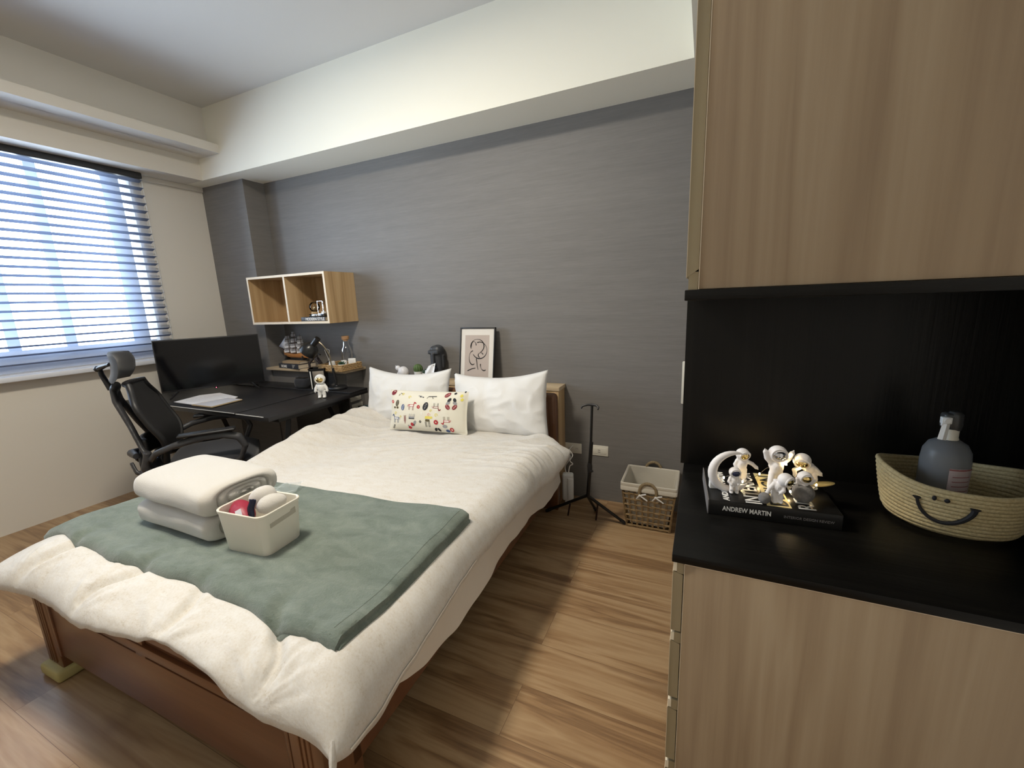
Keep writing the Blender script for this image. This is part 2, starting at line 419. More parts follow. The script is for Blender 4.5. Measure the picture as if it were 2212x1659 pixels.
# window with aluminium frame
M_alu = mat('grey_aluminium', (.48,.51,.57), .45, .2)
w = MB(); fx0, fx1 = XL-.12, XL-.05
w.box(fx0, fx1, WY0, WY1, WZ0, 1.19); w.box(fx0, fx1, WY0, WY1, 2.455, WZ1)
w.box(fx0, fx1, WY0, WY0+.06, WZ0, WZ1)
win = struct('window_1', w, M_alu)
for a, c in ((1.84, 1.955), (1.438, 1.50), (1.15, 1.213), (.55, .62), (.1, .16)):
    MB().box(fx0+.01, fx1-.01, a, c, WZ0, WZ1, .004).build('mullion', M_alu, win)
MB().box(fx0+.028, fx0+.034, WY0, 1.97, WZ0, WZ1).build('window_pane', M_window, win)
MB().box(XL-.13, XL+.012, WY0, WY1+.02, WZ0-.06, WZ0-.012, .006).build('window_sill', M_whitep, win)
# blind: headrail, vanes between sheers, bottom rail
bl = thing('window_blind', 'wide horizontal sheer blind half open over the left wall window', 'blind', (XL+.06, 0, 0))
M_vane = sheer('blind_vane', (.26,.30,.40), .0, .22)
M_sheer = sheer('blind_sheer', (.66,.74,.92), .80, .45)
MB().box(-.03, .03, WY0-.1, 2.045, 2.435, 2.478, .006).build('headrail', M_dkgrey, bl)
b = MB(); z = 2.424; pitch = .0571
while z > 1.07:
    b.prism([(-.026,-.006),(-.01,-.002),(.01,.0),(.026,-.004),(.026,-.0055),(.01,-.0016),(-.01,-.0036),(-.026,-.0075)], 2.045-(WY0-.1),
            Matrix.Translation((0, WY0-.1, z)) @ Matrix.Rotation(math.radians(-12), 4, 'Y') @ Matrix(((1,0,0,0),(0,0,1,0),(0,1,0,0),(0,0,0,1))))
    z -= pitch
b.build('vanes', M_vane, bl, angle=60)
b = MB(); b.add([(-.03, WY0-.1, 1.03), (-.03, 2.045, 1.03), (-.03, 2.045, 2.45), (-.03, WY0-.1, 2.45)], [(0,1,2,3)])
b.build('sheer_fabric', M_sheer, bl)
MB().box(-.03, .03, WY0-.1, 2.045, 1.0, 1.035, .008).build('bottom_rail', mat('blind_rail', (.72,.75,.82), .4), bl)
b = MB(); b.tube([(.0, 2.05, 2.45), (.0, 2.05, 1.02)], .0022, 6); b.build('cord', M_whitep, bl)

# ------------------------------------------------------------------ tall cupboard on the right with open black niche
CY0, CY1 = .79, 1.29
cb = thing('storage_cupboard', 'tall taupe oak storage cupboard with an open black niche at the right edge', 'cupboard', (0, CY0, 0))
D = CY1-CY0
MB().box(-.013, XR-.01, 0, D, .0, .888, .0012).build('lower_cabinet', M_oak, cb)
MB().box(-.011, XR-.01, 0, D, 1.405, 2.478, .0012).build('upper_cabinet', M_oak, cb)
MB().box(-.0355, XR-.01, -.004, D, .889, .906, .0015).build('worktop', M_blackX, cb)
MB().box(-.0325, XR-.01, -.004, D, 1.3865, 1.4045, .0015).build('niche_top', M_blackX, cb)
b = MB(); b.box(-.0445, XR-.01, D-.02, D, .906, 1.3865); b.box(.665, XR-.012, .0, D-.02, .906, 1.3865)
b.build('niche_back', M_black, cb)
def front(z0, z1, bevel_top=True):
    t = .006
    poly = [(-.0325, z0), (-.0145, z0), (-.0145, z1-t if bevel_top else z1), (-.0325, z1)]
    b = MB(); b.prism(poly, D, Matrix(((1,0,0,0),(0,0,1,0),(0,1,0,0),(0,0,0,1)))); return b
for z0, z1 in ((.735, .868), (.575, .711), (.415, .548), (.06, .388)):
    d = front(z0, z1).build('drawer', M_greenoak, cb)
    MB().box(-.0335, -.0325, -.001, D, z0, z1-.001).build('edge_band', M_oakedge, d)
    MB().box(-.0325, -.026, -.0005, D, z1+.001, z1+.0195).build('lit_gap_strip', M_cream, d)  # added cream block, its colour stands in for lit surfaces in the gap
    MB().box(-.026, -.0135, .001, D, z1-.004, z1+.0195).build('pull_recess', M_greenoak, d)
d = MB().prism([(-.0305, 1.425), (-.0125, 1.438), (-.0125, 2.475), (-.0305, 2.475)], D, Matrix(((1,0,0,0),(0,0,1,0),(0,1,0,0),(0,0,0,1)))).build('door', M_greenoak, cb)
MB().box(-.0315, -.0305, -.001, D, 1.425, 2.475).build('edge_band', M_oakedge, d)
MB().box(-.0275, -.0125, .001, D, 1.4045, 1.434).build('pull_recess', M_greenoak, d)
MB().box(-.013, -.0118, -.0014, .0, 0, .888).build('edge_band', M_oakedge, cb)
MB().box(-.012, -.0105, -.0014, .0, 1.405, 2.478).build('edge_band', M_oakedge, cb)
MB().box(-.013, XR-.01, -.0012, .0, .8865, .888).build('edge_band', M_oakedge, cb)

# wall switch peeping out behind the niche
o = MB().box(-.108, .0, YF-.012, YF-.0005, .728, .994, .006).build('wall_switch', M_ivory)
tag(o, 'tall white wall switch plate half hidden behind the black niche', 'switch')

# ------------------------------------------------------------------ bed (own frame, turned a little)
TH = math.radians(1.6); BO = V((-1.475, .5, 0)); BR = Matrix.Rotation(TH, 4, 'Z')     # frame of the bedding
def BW(x, y, z=0): return BO + (BR @ V((x, y, z)))
bed = thing('bed', 'brown wooden double bed with grooved footboard under white bedding', 'bed', (-1.575, .54, 0), math.radians(.9))
HW = .77
b = MB(); b.box(-HW, HW, 1.925, 1.98, .12, .80, .03, 4); b.build('headboard', M_bedv, bed)
b = MB(); b.box(-HW+.055, HW-.055, 1.915, 1.926, .30, .745, .004, 2); b.build('headboard_panel', M_bedv, bed)
f = MB(); W1 = HW-.118
f.box(-W1, W1, .010, .03, .11, .432)
f.box(-W1, W1, .0, .012, .105, .322, .003); f.box(-W1, W1, -.004, .012, .334, .370, .004)
f.box(-W1, -.53, .0, .012, .32, .41, .002); f.box(.53, W1, .0, .012, .32, .41, .002); f.box(-.055, .0, .0, .012, .32, .41, .002)
f.box(-W1, W1, .0, .03, .394, .436, .004)
fb = f.build('footboard', M_bed, bed)
for x0 in (-W1, W1-.015): MB().box(x0, x0+.015, -.005, .012, .105, .41, .003).build('moulding', M_bed, fb)
for sx in (-1, 1):
    b = MB(); x0, x1 = sorted((sx*(HW-.118), sx*HW))
    b.box(x0, x1, -.004, .115, .02, .438, .004)
    for k in range(3):
        xx = x0+.034+.018*k; b.box(xx, xx+.009, -.008, .0, .06, .40, .003)
    lg = b.build('leg', M_bedv, bed)
    g = MB(); g.box(x0-.014, x1+.014, -.032, .150, .0, .050, .014, 3); o = g.build('foot_guard', M_guard, lg); o['label'] = 'olive gold felt foot guard'
    r0, r1 = sorted((sx*(HW-.02), sx*HW)); MB().box(r0, r1, .08, 1.93, .175, .36, .004).build('side_rail', M_bed, bed)
    MB().box(x0, x1, 1.92, 1.98, 0, .2, .004).build('leg', M_bedv, bed)
b = MB()
for k in range(10): b.box(-.70, .70, .12+k*.19, .20+k*.19, .26, .28)
b.build('slats', M_bed, bed)

# mattress under a draped white sheet
HEM = [(0,.34), (.22,.305), (.43,.225), (.57,.218), (.77,.23), (1.13,.268), (1.4,.25), (1.66,.20), (1.95,.21)]
def sheet_f(u, v):
    y = .06 + v*1.89
    # u: 0 left hem .. 1 right hem around the top
    per = [(-.80, .25), (-.80, .40), (-.79, .475), (-.75, .505), (0, .51), (.63, .505), (.675, .475), (.695, .40), (.705, .0)]
    t = u*8; i = min(7, int(t)); fr = t-i
    x = lerp(per[i][0], per[i+1][0], fr); z = lerp(per[i][1], per[i+1][1] if i < 7 else table(HEM, y)+.012*nz(y*9, 3), fr)
    if u > .8: x += .012*nz(y*3.2, z*5)*sstep(.5, .3, z)*2 + .006*nz(y*9, z*3+4)
    if u < .2: x -= .01*nz(y*5, z*6)
    if .3 < u < .7: z += .004*nz(x*5, y*5)
    if u > .6: x += .018*y/1.9
    return (x, y, z)
b = MB(); b.grid(sheet_f, 97, 110)
b.add([(-.80,.06,.25),(.70,.06,.33),(.675,.06,.475),(.63,.06,.505),(-.75,.06,.505),(-.79,.06,.475)], [(0,1,2,3,4,5)])
o = b.build('mattress', M_sheet, loc=BO, rot=TH, angle=80)
tag(o, 'mattress in a smooth white sheet hanging over the right bed rail', 'mattress')

# duvet
HZ = [(-1.05,.415), (-.7,.462), (-.55,.462), (-.27,.470), (-.10,.492), (.06,.500), (.145,.525), (.40,.525), (.51,.485), (.6,.462), (.70,.460), (.80,.450), (.87,.44)]
def d_left(y): return -.85 - .10*math.exp(-(y/.22)**2) - .02*math.sin(y*5+1) - .035*sstep(1.2, 1.7, y)
def d_right(y): return .775 + .085*sstep(1.25, 1.70, y) + .030*math.exp(-(y/.10)**2) + .012*math.sin(y*7)
def d_front(x): return -.035 + .012*math.sin(x*9) - .02*math.exp(-((x-.82)/.06)**2)
def d_back(x): return 1.90 - .17*sstep(.55, .86, x)
GRV = [(-.60, -.66), (-.17, -.26), (.115, .155), (.45, .565)]
def duvet_top(x, y):
    z = .556 + .010*nz(x*1.7, y*1.7, 5) + .012*math.sin(x*2.2+.6)*math.sin(y*1.9)
    z += .075*sstep(-.45, -.80, x)*sstep(.75, 1.35, y) + .032*sstep(-.45, -.80, x)
    z += .014*sstep(.35, .7, x)*sstep(.3, .8, y)
    # long soft diagonal folds
    a = x*math.cos(.55)+y*math.sin(.55); c = -x*math.sin(.55)+y*math.cos(.55)
    z += .011*nz(a*1.6, c*7.5, 2)*sstep(.3, 1.0, y)
    r = 1-abs(nz(a*2.0+3, c*9, 9)); z += .010*(r**6)*sstep(1.0, 1.5, y)
    r = 1-abs(nz(x*1.6+7, y*13, 4)); z += .014*(r**7)*sstep(.15, .65, x)*sstep(1.1, 1.35, y)
    # stitched channels at the foot
    for xa, xb in GRV:
        gx = lerp(xb, xa, sstep(0, .14, y)) + .012*math.sin(y*25)
        z -= .026*math.exp(-((x-gx)/.024)**2)*sstep(.24, .06, y)
        r_ = math.hypot(x-xb, y+.04); z += .019*math.exp(-r_/.14)*nz(math.atan2(x-xb, y+.05)*4.5+xb*9, r_*3, 3)
    z += .016*sstep(.30, .10, y)*sstep(-.85, -.5, x)
    z -= .060*sstep(-.66, -.92, x)*sstep(.30, .0, y)
    return z
def edge_d(x, y):
    dl = x-d_left(y); dr = d_right(y)-x; df = y-d_front(x); db = d_back(x)-y
    return dl, dr, df, db
def prof(d, w): 
    t = max(0, min(1, d/w)); return math.sqrt(max(0, 1-(1-t)**2))
def duvet_z(x, y):
    dl, dr, df, db = edge_d(x, y)
    zt = duvet_top(x, y)
    ez_r = table([(-.05,.42), (.1,.40), (.4,.43), (1.0,.455), (1.5,.43), (1.66,.485), (1.72,.515), (2,.5)], y) + .014*nz(y*12, 1)
    z = zt
    z = lerp(ez_r, z, prof(dr, .115)); z = lerp(.46+.01*nz(y*10, 2), z, prof(dl, .12))
    z = lerp(table(HZ, x)+.006*nz(x*22, 3), z, prof(df, .15)); z = lerp(.51, z, prof(db, .08))
    # fine gathers running into the hem
    gath = nz(x*22+1.5*nz(x*3, y*3), y*2.5, 1)*.0045
    z += gath*sstep(.30, .05, df)*sstep(0, .03, df)
    gr = nz(x*5, y*30+3*nz(x*3, y*4), 6)*.009
    z += gr*sstep(.22, .06, dr)*sstep(0, .03, dr)*sstep(.9, 1.3, y)
    return z
def dv(u, v):
    uu = u-.045*math.sin(2*PI*u)*1.6; vv = v-.045*math.sin(2*PI*v)*1.9
    y = lerp(-.03, 1.9, vv); x = lerp(d_left(y), d_right(y), uu)
    y = lerp(d_front(x), d_back(x), vv)
    x = lerp(d_left(y), d_right(y), uu)
    return V((x, y, duvet_z(x, y)))
b = MB(); NU, NV = 260, 280
b.grid(dv, NU, NV)
# turned-under edge
b.bm.verts.ensure_lookup_table()
ring = [(i, 0) for i in range(NU)] + [(NU-1, j) for j in range(1, NV)] + [(i, NV-1) for i in range(NU-2, -1, -1)] + [(0, j) for j in range(NV-2, 0, -1)]
rv = [b.bm.verts[j*NU+i] for i, j in ring]
inn = []
for v in rv:
    c = V((0, .95, 0)); d = V((c.x-v.co.x, c.y-v.co.y, 0)); 
    d = V((max(-.05, min(.05, d.x*.5)), max(-.05, min(.05, d.y*.5)), -.012))
    inn.append(b.bm.verts.new(v.co+d))
n = len(rv)
for k in range(n): b.bm.faces.new((rv[k], inn[k], inn[(k+1) % n], rv[(k+1) % n]))
o = b.build('duvet', M_duvet, loc=BO, rot=TH, angle=180, fix=False)
tag(o, 'cream oatmeal duvet spread over the bed and puffed over the footboard', 'duvet')
# piping and corner tails belong to the duvet
b = MB()
pts = [(d_right(y)+.001, y, duvet_z(d_right(y)-.0005, y)+.001) for y in [.0+k*.03 for k in range(0, 24)]]
b.tube(pts, .0022, 6)
b.build('piping', M_sheet, o)
def tail(parent, pts, w):
    b = MB(); rs = [w*(1-.55*k/(len(pts)-1)) for k in range(len(pts))]; b.tube(pts, rs, 10, sx=.45)
    return b.build('corner_tail', M_duvet, parent)
tail(o, [(.775,-.015,.460), (.792,-.036,.442), (.799,-.046,.424), (.801,-.050,.408)], .022)
b = MB(); b.tube(smooth([(.845,1.70,.535), (.862,1.715,.50), (.85,1.70,.47), (.862,1.715,.445), (.845,1.71,.43), (.84,1.70,.39)], 6), .0028, 6); b.build('tie_cord', M_white, o)

# fleece blanket folded in two
def blk(u, v, off=0, sh=0):
    xl = -.885-.045*math.sin(v*2.6); xr = .692+.010*v
    x = lerp(xl, xr, u)+sh; y = lerp(.125, .73, v) + .03*u*v + lerp(0, -.030, u*u)*(1-v) + .010*math.sin(x*7+1)*(1-v) + .006*math.sin(x*23) *(1-v)
    y += sh*(-.8)
    xx = max(x, d_left(y)+.035)
    z = duvet_z(xx, max(y, .10))
    # the blanket bridges small hollows
    z = max(z, .545) if x > -.8 else z
    z += off + .004*nz(x*9, y*9)+.003*nz(x*3, y*14, 5)
    if x < xx: z -= (xx-x)*1.1
    z -= .018*sstep(.035, 0, v)*1 + .005*sstep(.985, 1, u)
    return V((x, y, z))
b = MB()
for off, sh in ((.030, 0), (.013, .007)):
    t = MB(); nu, nv = 120, 60
    t.grid(lambda u, v: blk(u, v, off, sh), nu, nv)
    t.bm.verts.ensure_lookup_table()
    ring = [(i, 0) for i in range(nu)] + [(nu-1, j) for j in range(1, nv)] + [(i, nv-1) for i in range(nu-2, -1, -1)] + [(0, j) for j in range(nv-2, 0, -1)]
    rv = [t.bm.verts[j*nu+i] for i, j in ring]; inn = []
    for v in rv: 
        inn.append(t.bm.verts.new(v.co + V((0, 0, -.017))))
    k2 = len(rv)
    for k in range(k2): t.bm.faces.new((rv[k], inn[k], inn[(k+1) % k2], rv[(k+1) % k2]))
    b.merge(t)
b.tube([blk(.980, .02+.96*k/40, .0300, 0) for k in range(41)], .0013, 5)
o = b.build('fleece_blanket', M_fleece, loc=BO, rot=TH, angle=70, fix=True)
tag(o, 'sage green fleece blanket folded double across the foot of the bed', 'blanket')

# pillows and the patterned cushion
def pillow_f(W, H, T, seed=0, pinch=.05, wr=.006, p=2.4, sag=.0):
    def f(u, v, side):
        a = 2*u-1; c = 2*v-1
        ex = W/2*(1-pinch*(1-c*c)); ez = H/2*(1-pinch*1.3*(1-a*a))
        x = ex*a; z = ez*c
        t = T/2*(max(0, 1-abs(a)**p)**.62)*(max(0, 1-abs(c)**p)**.62)
        n = wr*nz(x*9+seed, z*9, seed+side) + wr*.8*(1-abs(nz(x*5+z*8+seed, z*6-x*7, seed)))**5
        t += n*min(1, t/(T*.12)+.0)
        z -= sag*(1-a*a)*(c+1)/2
        return V((x, side*-t, z))
    return f
def pillow_mesh(f, n=56, m=40):
    b = MB()
    w = lambda t: .5-.5*math.cos(PI*t)*(.35)-(.5-t)*.65*1.0+0 if False else t
    for s in (1, -1):
        b.grid(lambda u, v: f(u, v, s), n, m)
    bmesh.ops.remove_doubles(b.bm, verts=b.bm.verts[:], dist=.0004)
    return b
def P(lx, ly, lz): return BW(lx, ly, lz)
pf = pillow_f(.735, .43, .17, 3, .05, .011, 2.6, .040)
o = pillow_mesh(pf).build('pillow', M_white, loc=(-1.955, 2.40, .735), rot=(-.22, math.radians(-.5), math.radians(1)), angle=180)
tag(o, 'white cotton pillow on the left, behind the patterned cushion', 'pillow', 'white pillows against the headboard')
pf = pillow_f(.70, .425, .19, 11, .045, .011, 2.6, .03)
o = pillow_mesh(pf).build('pillow', M_white, loc=(-1.20, 2.385, .735), rot=(-.20, math.radians(-4), math.radians(-2)), angle=180)
tag(o, 'white cotton pillow on the right beside the bare headboard corner', 'pillow', 'white pillows against the headboard')

cm = dict(cream=mat('cushion_cream', (.72,.69,.585), .85, bump=(500, .3, .001)), red=mat('print_red', (.42,.03,.04), .8), dred=mat('print_maroon', (.20,.02,.03), .8),
          blk=mat('print_black', (.02,.02,.025), .8), grey=mat('print_grey', (.30,.30,.31), .8), yel=mat('print_yellow', (.72,.62,.12), .8),
          blu=mat('print_blue', (.06,.10,.22), .8), brn=mat('print_olive', (.10,.08,.04), .8), pink=mat('print_pink', (.75,.42,.38), .8), wht=mat('print_white', (.85,.83,.78), .8))
ck = list(cm)
CW, CH = .60, .275
cf = pillow_f(CW, CH, .12, 5, .035, .003, 2.6)
def cushion():
    b = pillow_mesh(cf, 50, 30)
    def pt(x, z, e=.0014):
        u = x/CW+.5; v = z/CH+.5; p = cf(u, v, 1); return V((p.x, p.y-e, p.z))
    lay = [0]
    def poly(pts, c):
        b.mi = ck.index(c); lay[0] += 1; e = .0012+.00006*(lay[0] % 9)
        n = len(pts); cx = sum(p[0] for p in pts)/n; cz = sum(p[1] for p in pts)/n
        vs = [pt(cx, cz, e)]+[pt(x, z, e) for x, z in pts]
        b.add(vs, [(0, i+1, (i+1) % n+1) for i in range(n)])
    def circ(x, z, r, c, rx=1, n=14, a0=0):
        poly([(x+r*rx*math.cos(t*2*PI/n)*math.cos(a0)-r*math.sin(t*2*PI/n)*math.sin(a0), z+r*rx*math.cos(t*2*PI/n)*math.sin(a0)+r*math.sin(t*2*PI/n)*math.cos(a0)) for t in range(n)], c)
    def line(pts, w, c):
        for (x0, z0), (x1, z1) in zip(pts, pts[1:]):
            d = math.hypot(x1-x0, z1-z0) or 1e-6; nx, nz_ = -(z1-z0)/d*w/2, (x1-x0)/d*w/2
            poly([(x0+nx, z0+nz_), (x1+nx, z1+nz_), (x1-nx, z1-nz_), (x0-nx, z0-nz_)], c)
    def spiral(x, z, r, c, w=.004, fl=1):
        line([(x+fl*r*(1-.07*k)*math.cos(k*.55), z+r*(1-.07*k)*math.sin(k*.55)) for k in range(13)], w, c)
    def horse(x, z, s, body, c2, head, fl=1, up=1, legs='blk'):
        X = lambda a: x+a*s*fl; Z = lambda a: z+a*s*up
        poly([(X(-1), Z(-.3)), (X(1), Z(-.3)), (X(1), Z(.35)), (X(-1), Z(.35))], body)
        poly([(X(-.8), Z(-.18)), (X(.8), Z(-.18)), (X(.8), Z(.2)), (X(-.8), Z(.2))], c2)
        for a in (-.9, -.5, .5, .9): line([(X(a), Z(-.3)), (X(a+.03), Z(-1.35))], s*.12, legs)
        poly([(X(.75), Z(.2)), (X(1.05), Z(.3)), (X(1.45), Z(1.05)), (X(1.1), Z(1.2))], head)
        poly([(X(1.05), Z(1.2)), (X(1.5), Z(1.15)), (X(1.95), Z(.75)), (X(1.85), Z(.6)), (X(1.2), Z(.8))], head)
        line([(X(-1), Z(.25)), (X(-1.35), Z(.1)), (X(-1.4), Z(-.4))], s*.12, body)
    def flower(x, z, r, c, n=8):
        for k in range(n):
            t = k*2*PI/n; circ(x+r*.62*math.cos(t), z+r*.62*math.sin(t), r*.38, c, n=8)
        circ(x, z, r*.25, 'cream', n=8)
    def leaf(x, z, s, c, a=1.2, vein='grey'):
        circ(x, z, s, c, rx=1.55, a0=a)
        line([(x-s*1.3*math.cos(a), z-s*1.3*math.sin(a)), (x+s*1.2*math.cos(a), z+s*1.2*math.sin(a))], s*.16, vein)
        for k in (-.6, 0, .6):
            line([(x+k*s*math.cos(a), z+k*s*math.sin(a)), (x+k*s*math.cos(a)+s*.5*math.cos(a+1), z+k*s*math.sin(a)+s*.5*math.sin(a+1))], s*.11, vein)
            line([(x+k*s*math.cos(a), z+k*s*math.sin(a)), (x+k*s*math.cos(a)+s*.5*math.cos(a-1), z+k*s*math.sin(a)+s*.5*math.sin(a-1))], s*.11, vein)
    # one step = photo-measured spot on the front (x right, z up)
    leaf(-.265, .118, .016, 'dred', .5, 'dred'); leaf(-.222, .048, .015, 'brn', 1.2); circ(-.243, .018, .007, 'brn', 1.3); circ(-.218, .018, .008, 'brn', 1.3)
    circ(-.268, .056, .013, 'red', .8, a0=1); circ(-.268, .056, .006, 'pink', .8)
    leaf(-.168, .022, .014, 'blu', 1.4, 'wht'); horse(-.095, .036, .022, 'red', 'wht', 'red', 1, 1, 'dred')
    flower(-.035, .030, .013, 'red'); leaf(.018, .036, .019, 'blk', 1.2); 
    horse(.098, .032, .020, 'dred', 'cream', 'dred', 1, -1, 'blk'); spiral(.10, -.022, .014, 'yel'); spiral(.058, .006, .010, 'yel'); spiral(-.12, .092, .012, 'yel'); spiral(-.18, .11, .010, 'yel')
    for s in (-1, 1):
        leaf(.205+s*.018, .082, .010, 'blk', PI/2+s*.7, 'blk'); leaf(.205+s*.023, .062, .010, 'grey', PI/2+s*1.1, 'grey'); leaf(.205+s*.023, .036, .013, 'dred', PI/2-s*.7, 'pink')
    leaf(.165, .115, .014, 'dred', .6, 'pink'); circ(.215, .125, .007, 'blk', 1.4); circ(.262, .11, .010, 'yel'); circ(.27, .085, .010, 'yel'); circ(.278, .135, .006, 'blk')
    horse(-.226, -.055, .023, 'blu', 'wht', 'blu', -1, 1, 'blu'); spiral(-.236, -.022, .012, 'yel'); spiral(-.188, -.045, .009, 'yel')
    line([(-.147, -.088), (-.147, -.04)], .004, 'dred')
    for k in range(5):
        for s in (-1, 1): line([(-.147, -.075+k*.009), (-.147+s*.010, -.068+k*.009)], .0028, 'dred')
    poly([(-.115, -.055), (-.065, -.055), (-.068, -.038), (-.112, -.038)], 'grey'); poly([(-.112, -.055), (-.068, -.055), (-.07, -.048), (-.110, -.048)], 'blk')
    for a in (-.11, -.095, -.078, -.066): line([(a, -.04), (a+.003, -.02)], .0035, 'grey')
    leaf(-.065, -.078, .010, 'grey', 1, 'grey'); circ(-.088, -.092, .013, 'red'); circ(-.088, -.092, .006, 'pink'); circ(-.074, -.095, .006, 'blk')
    flower(-.022, -.070, .009, 'blk', 6); flower(.098, -.068, .017, 'red'); flower(-.008, -.012, .010, 'wht', 3)
    poly([(.015, -.048), (.06, -.048), (.055, -.03), (.02, -.03)], 'yel'); poly([(.018, -.067), (.052, -.067), (.05, -.052), (.02, -.052)], 'brn'); circ(.065, -.038, .008, 'yel'); spiral(.043, -.022, .013, 'pink')
    for a in (.018, .026, .042, .050): line([(a, -.070), (a, -.103)], .0042, 'blk')
    horse(.175, -.056, .021, 'red', 'wht', 'red', -1, -1, 'brn'); leaf(.16, -.092, .011, 'grey', .1, 'grey')
    for s in (-1, 1): leaf(.10+s*.012, -.118, .009, 'blk', PI/2+s*.7, 'blk')
    circ(.205, -.112, .014, 'red'); circ(.205, -.112, .007, 'pink'); circ(.175, -.122, .010, 'blu', 1.6); line([(-.26, -.125), (-.245, -.098)], .004, 'blk'); line([(-.252, -.127), (-.237, -.10)], .004, 'blk')
    circ(-.11, -.115, .010, 'red', 1.4); circ(-.12, -.103, .006, 'grey')
    line([(.03, .102), (.09, .104)], .005, 'blk'); line([(.03, .102), (.02, .09)], .003, 'blk'); line([(.06, .1), (.064, .09), (.072, .092)], .003, 'blk')
    for k in range(4): circ(-.045+k*.012, .105-.003*k, .004, 'blk' if k % 2 else 'grey', 1.3)
    leaf(-.03, .10, .006, 'grey', .2, 'grey'); line([(-.205, .112), (-.215, .1)], .004, 'brn'); line([(-.2, .118), (-.185, .112)], .004, 'blk')
    b.mi = 0
    return b
o = cushion().build('cushion', [cm[k] for k in ck], loc=(-1.635, 2.205, .698), rot=(-.24, math.radians(-1), math.radians(3)), angle=180, fix=False)
tag(o, 'cream lumbar cushion printed with little horses and flowers', 'cushion')

# towels
def towel(name, label, loc, W, Dp, Hh, spiral_open, seed):
    # rolled fold: a spiral profile in YZ swept along X
    b = MB(); hw = Dp/2; hh = Hh/2
    prof_pts = []
    n = 40
    def superp(t, a, c, p=3.2):
        ct, st = math.cos(t), math.sin(t)
        return (a*math.copysign(abs(ct)**(2/p), ct), c*math.copysign(abs(st)**(2/p), st))
    segs = 56
    def sec(u, k):
        t = 2*PI*k/segs
        y, z = superp(t, hw, hh)
        e = 1 - .10*sstep(.035, 0, min(u, 1-u))
        bulge = .004*nz(u*5, t*1.2+seed)
        y += .006*nz(u*3+seed, z*20); 
        return V(((u-.5)*W*(1+.02*math.cos(t*2)), y*e*(1+bulge), hh+z*e+.003*nz(u*4, y*12, seed)+ .006*(1-(2*u-1)**2)*(1 if z > 0 else 0)))
    nu = 44
    vs = [sec(i/(nu-1), k) for i in range(nu) for k in range(segs)]
    fs = [(i*segs+k, i*segs+(k+1) % segs, (i+1)*segs+(k+1) % segs, (i+1)*segs+k) for i in range(nu-1) for k in range(segs)]
    b.add(vs, fs)
    for side, i0 in ((-1, 0), (1, nu-1)):
        # concentric folded layers stepping into the end of the roll
        rings = []
        lay = [(1, 0), (.88, .006), (.76, .003), (.735, -.008), (.70, -.008), (.67, .001), (.52, .001), (.50, -.006), (.47, -.006), (.44, .0), (.25, .0), (.22, -.005), (.19, -.005), (.15, 0), (.0, .0)]
        for s_, dx in lay:
            ring = []
            for k in range(segs):
                p = vs[i0*segs+k]
                cy = .02*(1-s_)*1.2; cz = hh
                ring.append(V((p.x + side*dx, cy+(p.y-cy)*s_, cz+(p.z-cz)*(s_ if s_ > .5 else s_*.9))))
            rings.append(ring)
        allv = [p for r_ in rings for p in r_]
        b.add(allv, [(j*segs+k, j*segs+(k+1) % segs, (j+1)*segs+(k+1) % segs, (j+1)*segs+k) for j in range(len(rings)-1) for k in range(segs)])
    bmesh.ops.remove_doubles(b.bm, verts=b.bm.verts[:], dist=.0002)
    o = b.build(name, M_towel, loc=loc, rot=math.radians(-1), angle=75)
    return tag(o, label, 'towel', 'white bath towels stacked on the green blanket')
towel('bath_towel', 'folded white bath towel, lower one of the stack on the green blanket', (-1.770, .900, .585), .455, .28, .105, 1, 1)
towel('bath_towel', 'folded white bath towel, upper one of the stack on the green blanket', (-1.765, .905, .682), .46, .29, .112, 0, 5)

# ------------------------------------------------------------------ amenities bin
M_bin = mat('milky_bin', (.88,.84,.74), .45, trans=.12, sss=.0, ior=1.2)
def rrect(hx, hy, r, n=6):
    pts = []
    for cx, cy, a0 in ((hx-r, hy-r, 0), (-hx+r, hy-r, PI/2), (-hx+r, -hy+r, PI), (hx-r, -hy+r, 1.5*PI)):
        for k in range(n+1): t = a0+PI/2*k/n; pts.append((cx+r*math.cos(t), cy+r*math.sin(t)))
    return pts
def tub(b, levels, inner, r=.02):
    """levels: (hx,hy,z) up the outside; inner the same down the inside"""
    loops = [[V((x, y, z)) for x, y in rrect(hx, hy, r)] for hx, hy, z in levels+inner]
    n = len(loops[0]); vs = [p for l in loops for p in l]
    fs = [(j*n+k, j*n+(k+1) % n, (j+1)*n+(k+1) % n, (j+1)*n+k) for j in range(len(loops)-1) for k in range(n)]
    fs.append(tuple(reversed(range(n)))); fs.append(tuple(range((len(loops)-1)*n, len(loops)*n)))
    b.add(vs, fs)
bn = thing('storage_bin', 'small milky white storage bin holding wrapped toiletries beside the towels', 'bin', (-1.384, .858, .590), math.radians(5))
b = MB(); tub(b, [(.093,.073,0), (.096,.076,.004), (.105,.085,.140), (.107,.087,.142), (.1075,.0875,.150), (.105,.085,.153)], [(.102,.082,.150), (.101,.081,.140), (.090,.070,.006)], .028)
b.build('body', M_bin, bn)
b = MB()
def bar(x0, z0, x1, z1): 
    b.box(x0, x1, -.0835, -.079, z0, z1, .001)
b = MB()
for xx in (1,):
    b.prism([(-.052,.098), (.052,.104), (.052,.126), (.034,.124), (.030,.117), (-.052,.113)], .0012,
            Matrix(((0,0,1,.1034),(1,0,0,0),(0,1,0,0),(0,0,0,1))))
b.build('handle_slot', mat('bin_slot', (.50,.46,.38), .5), bn)
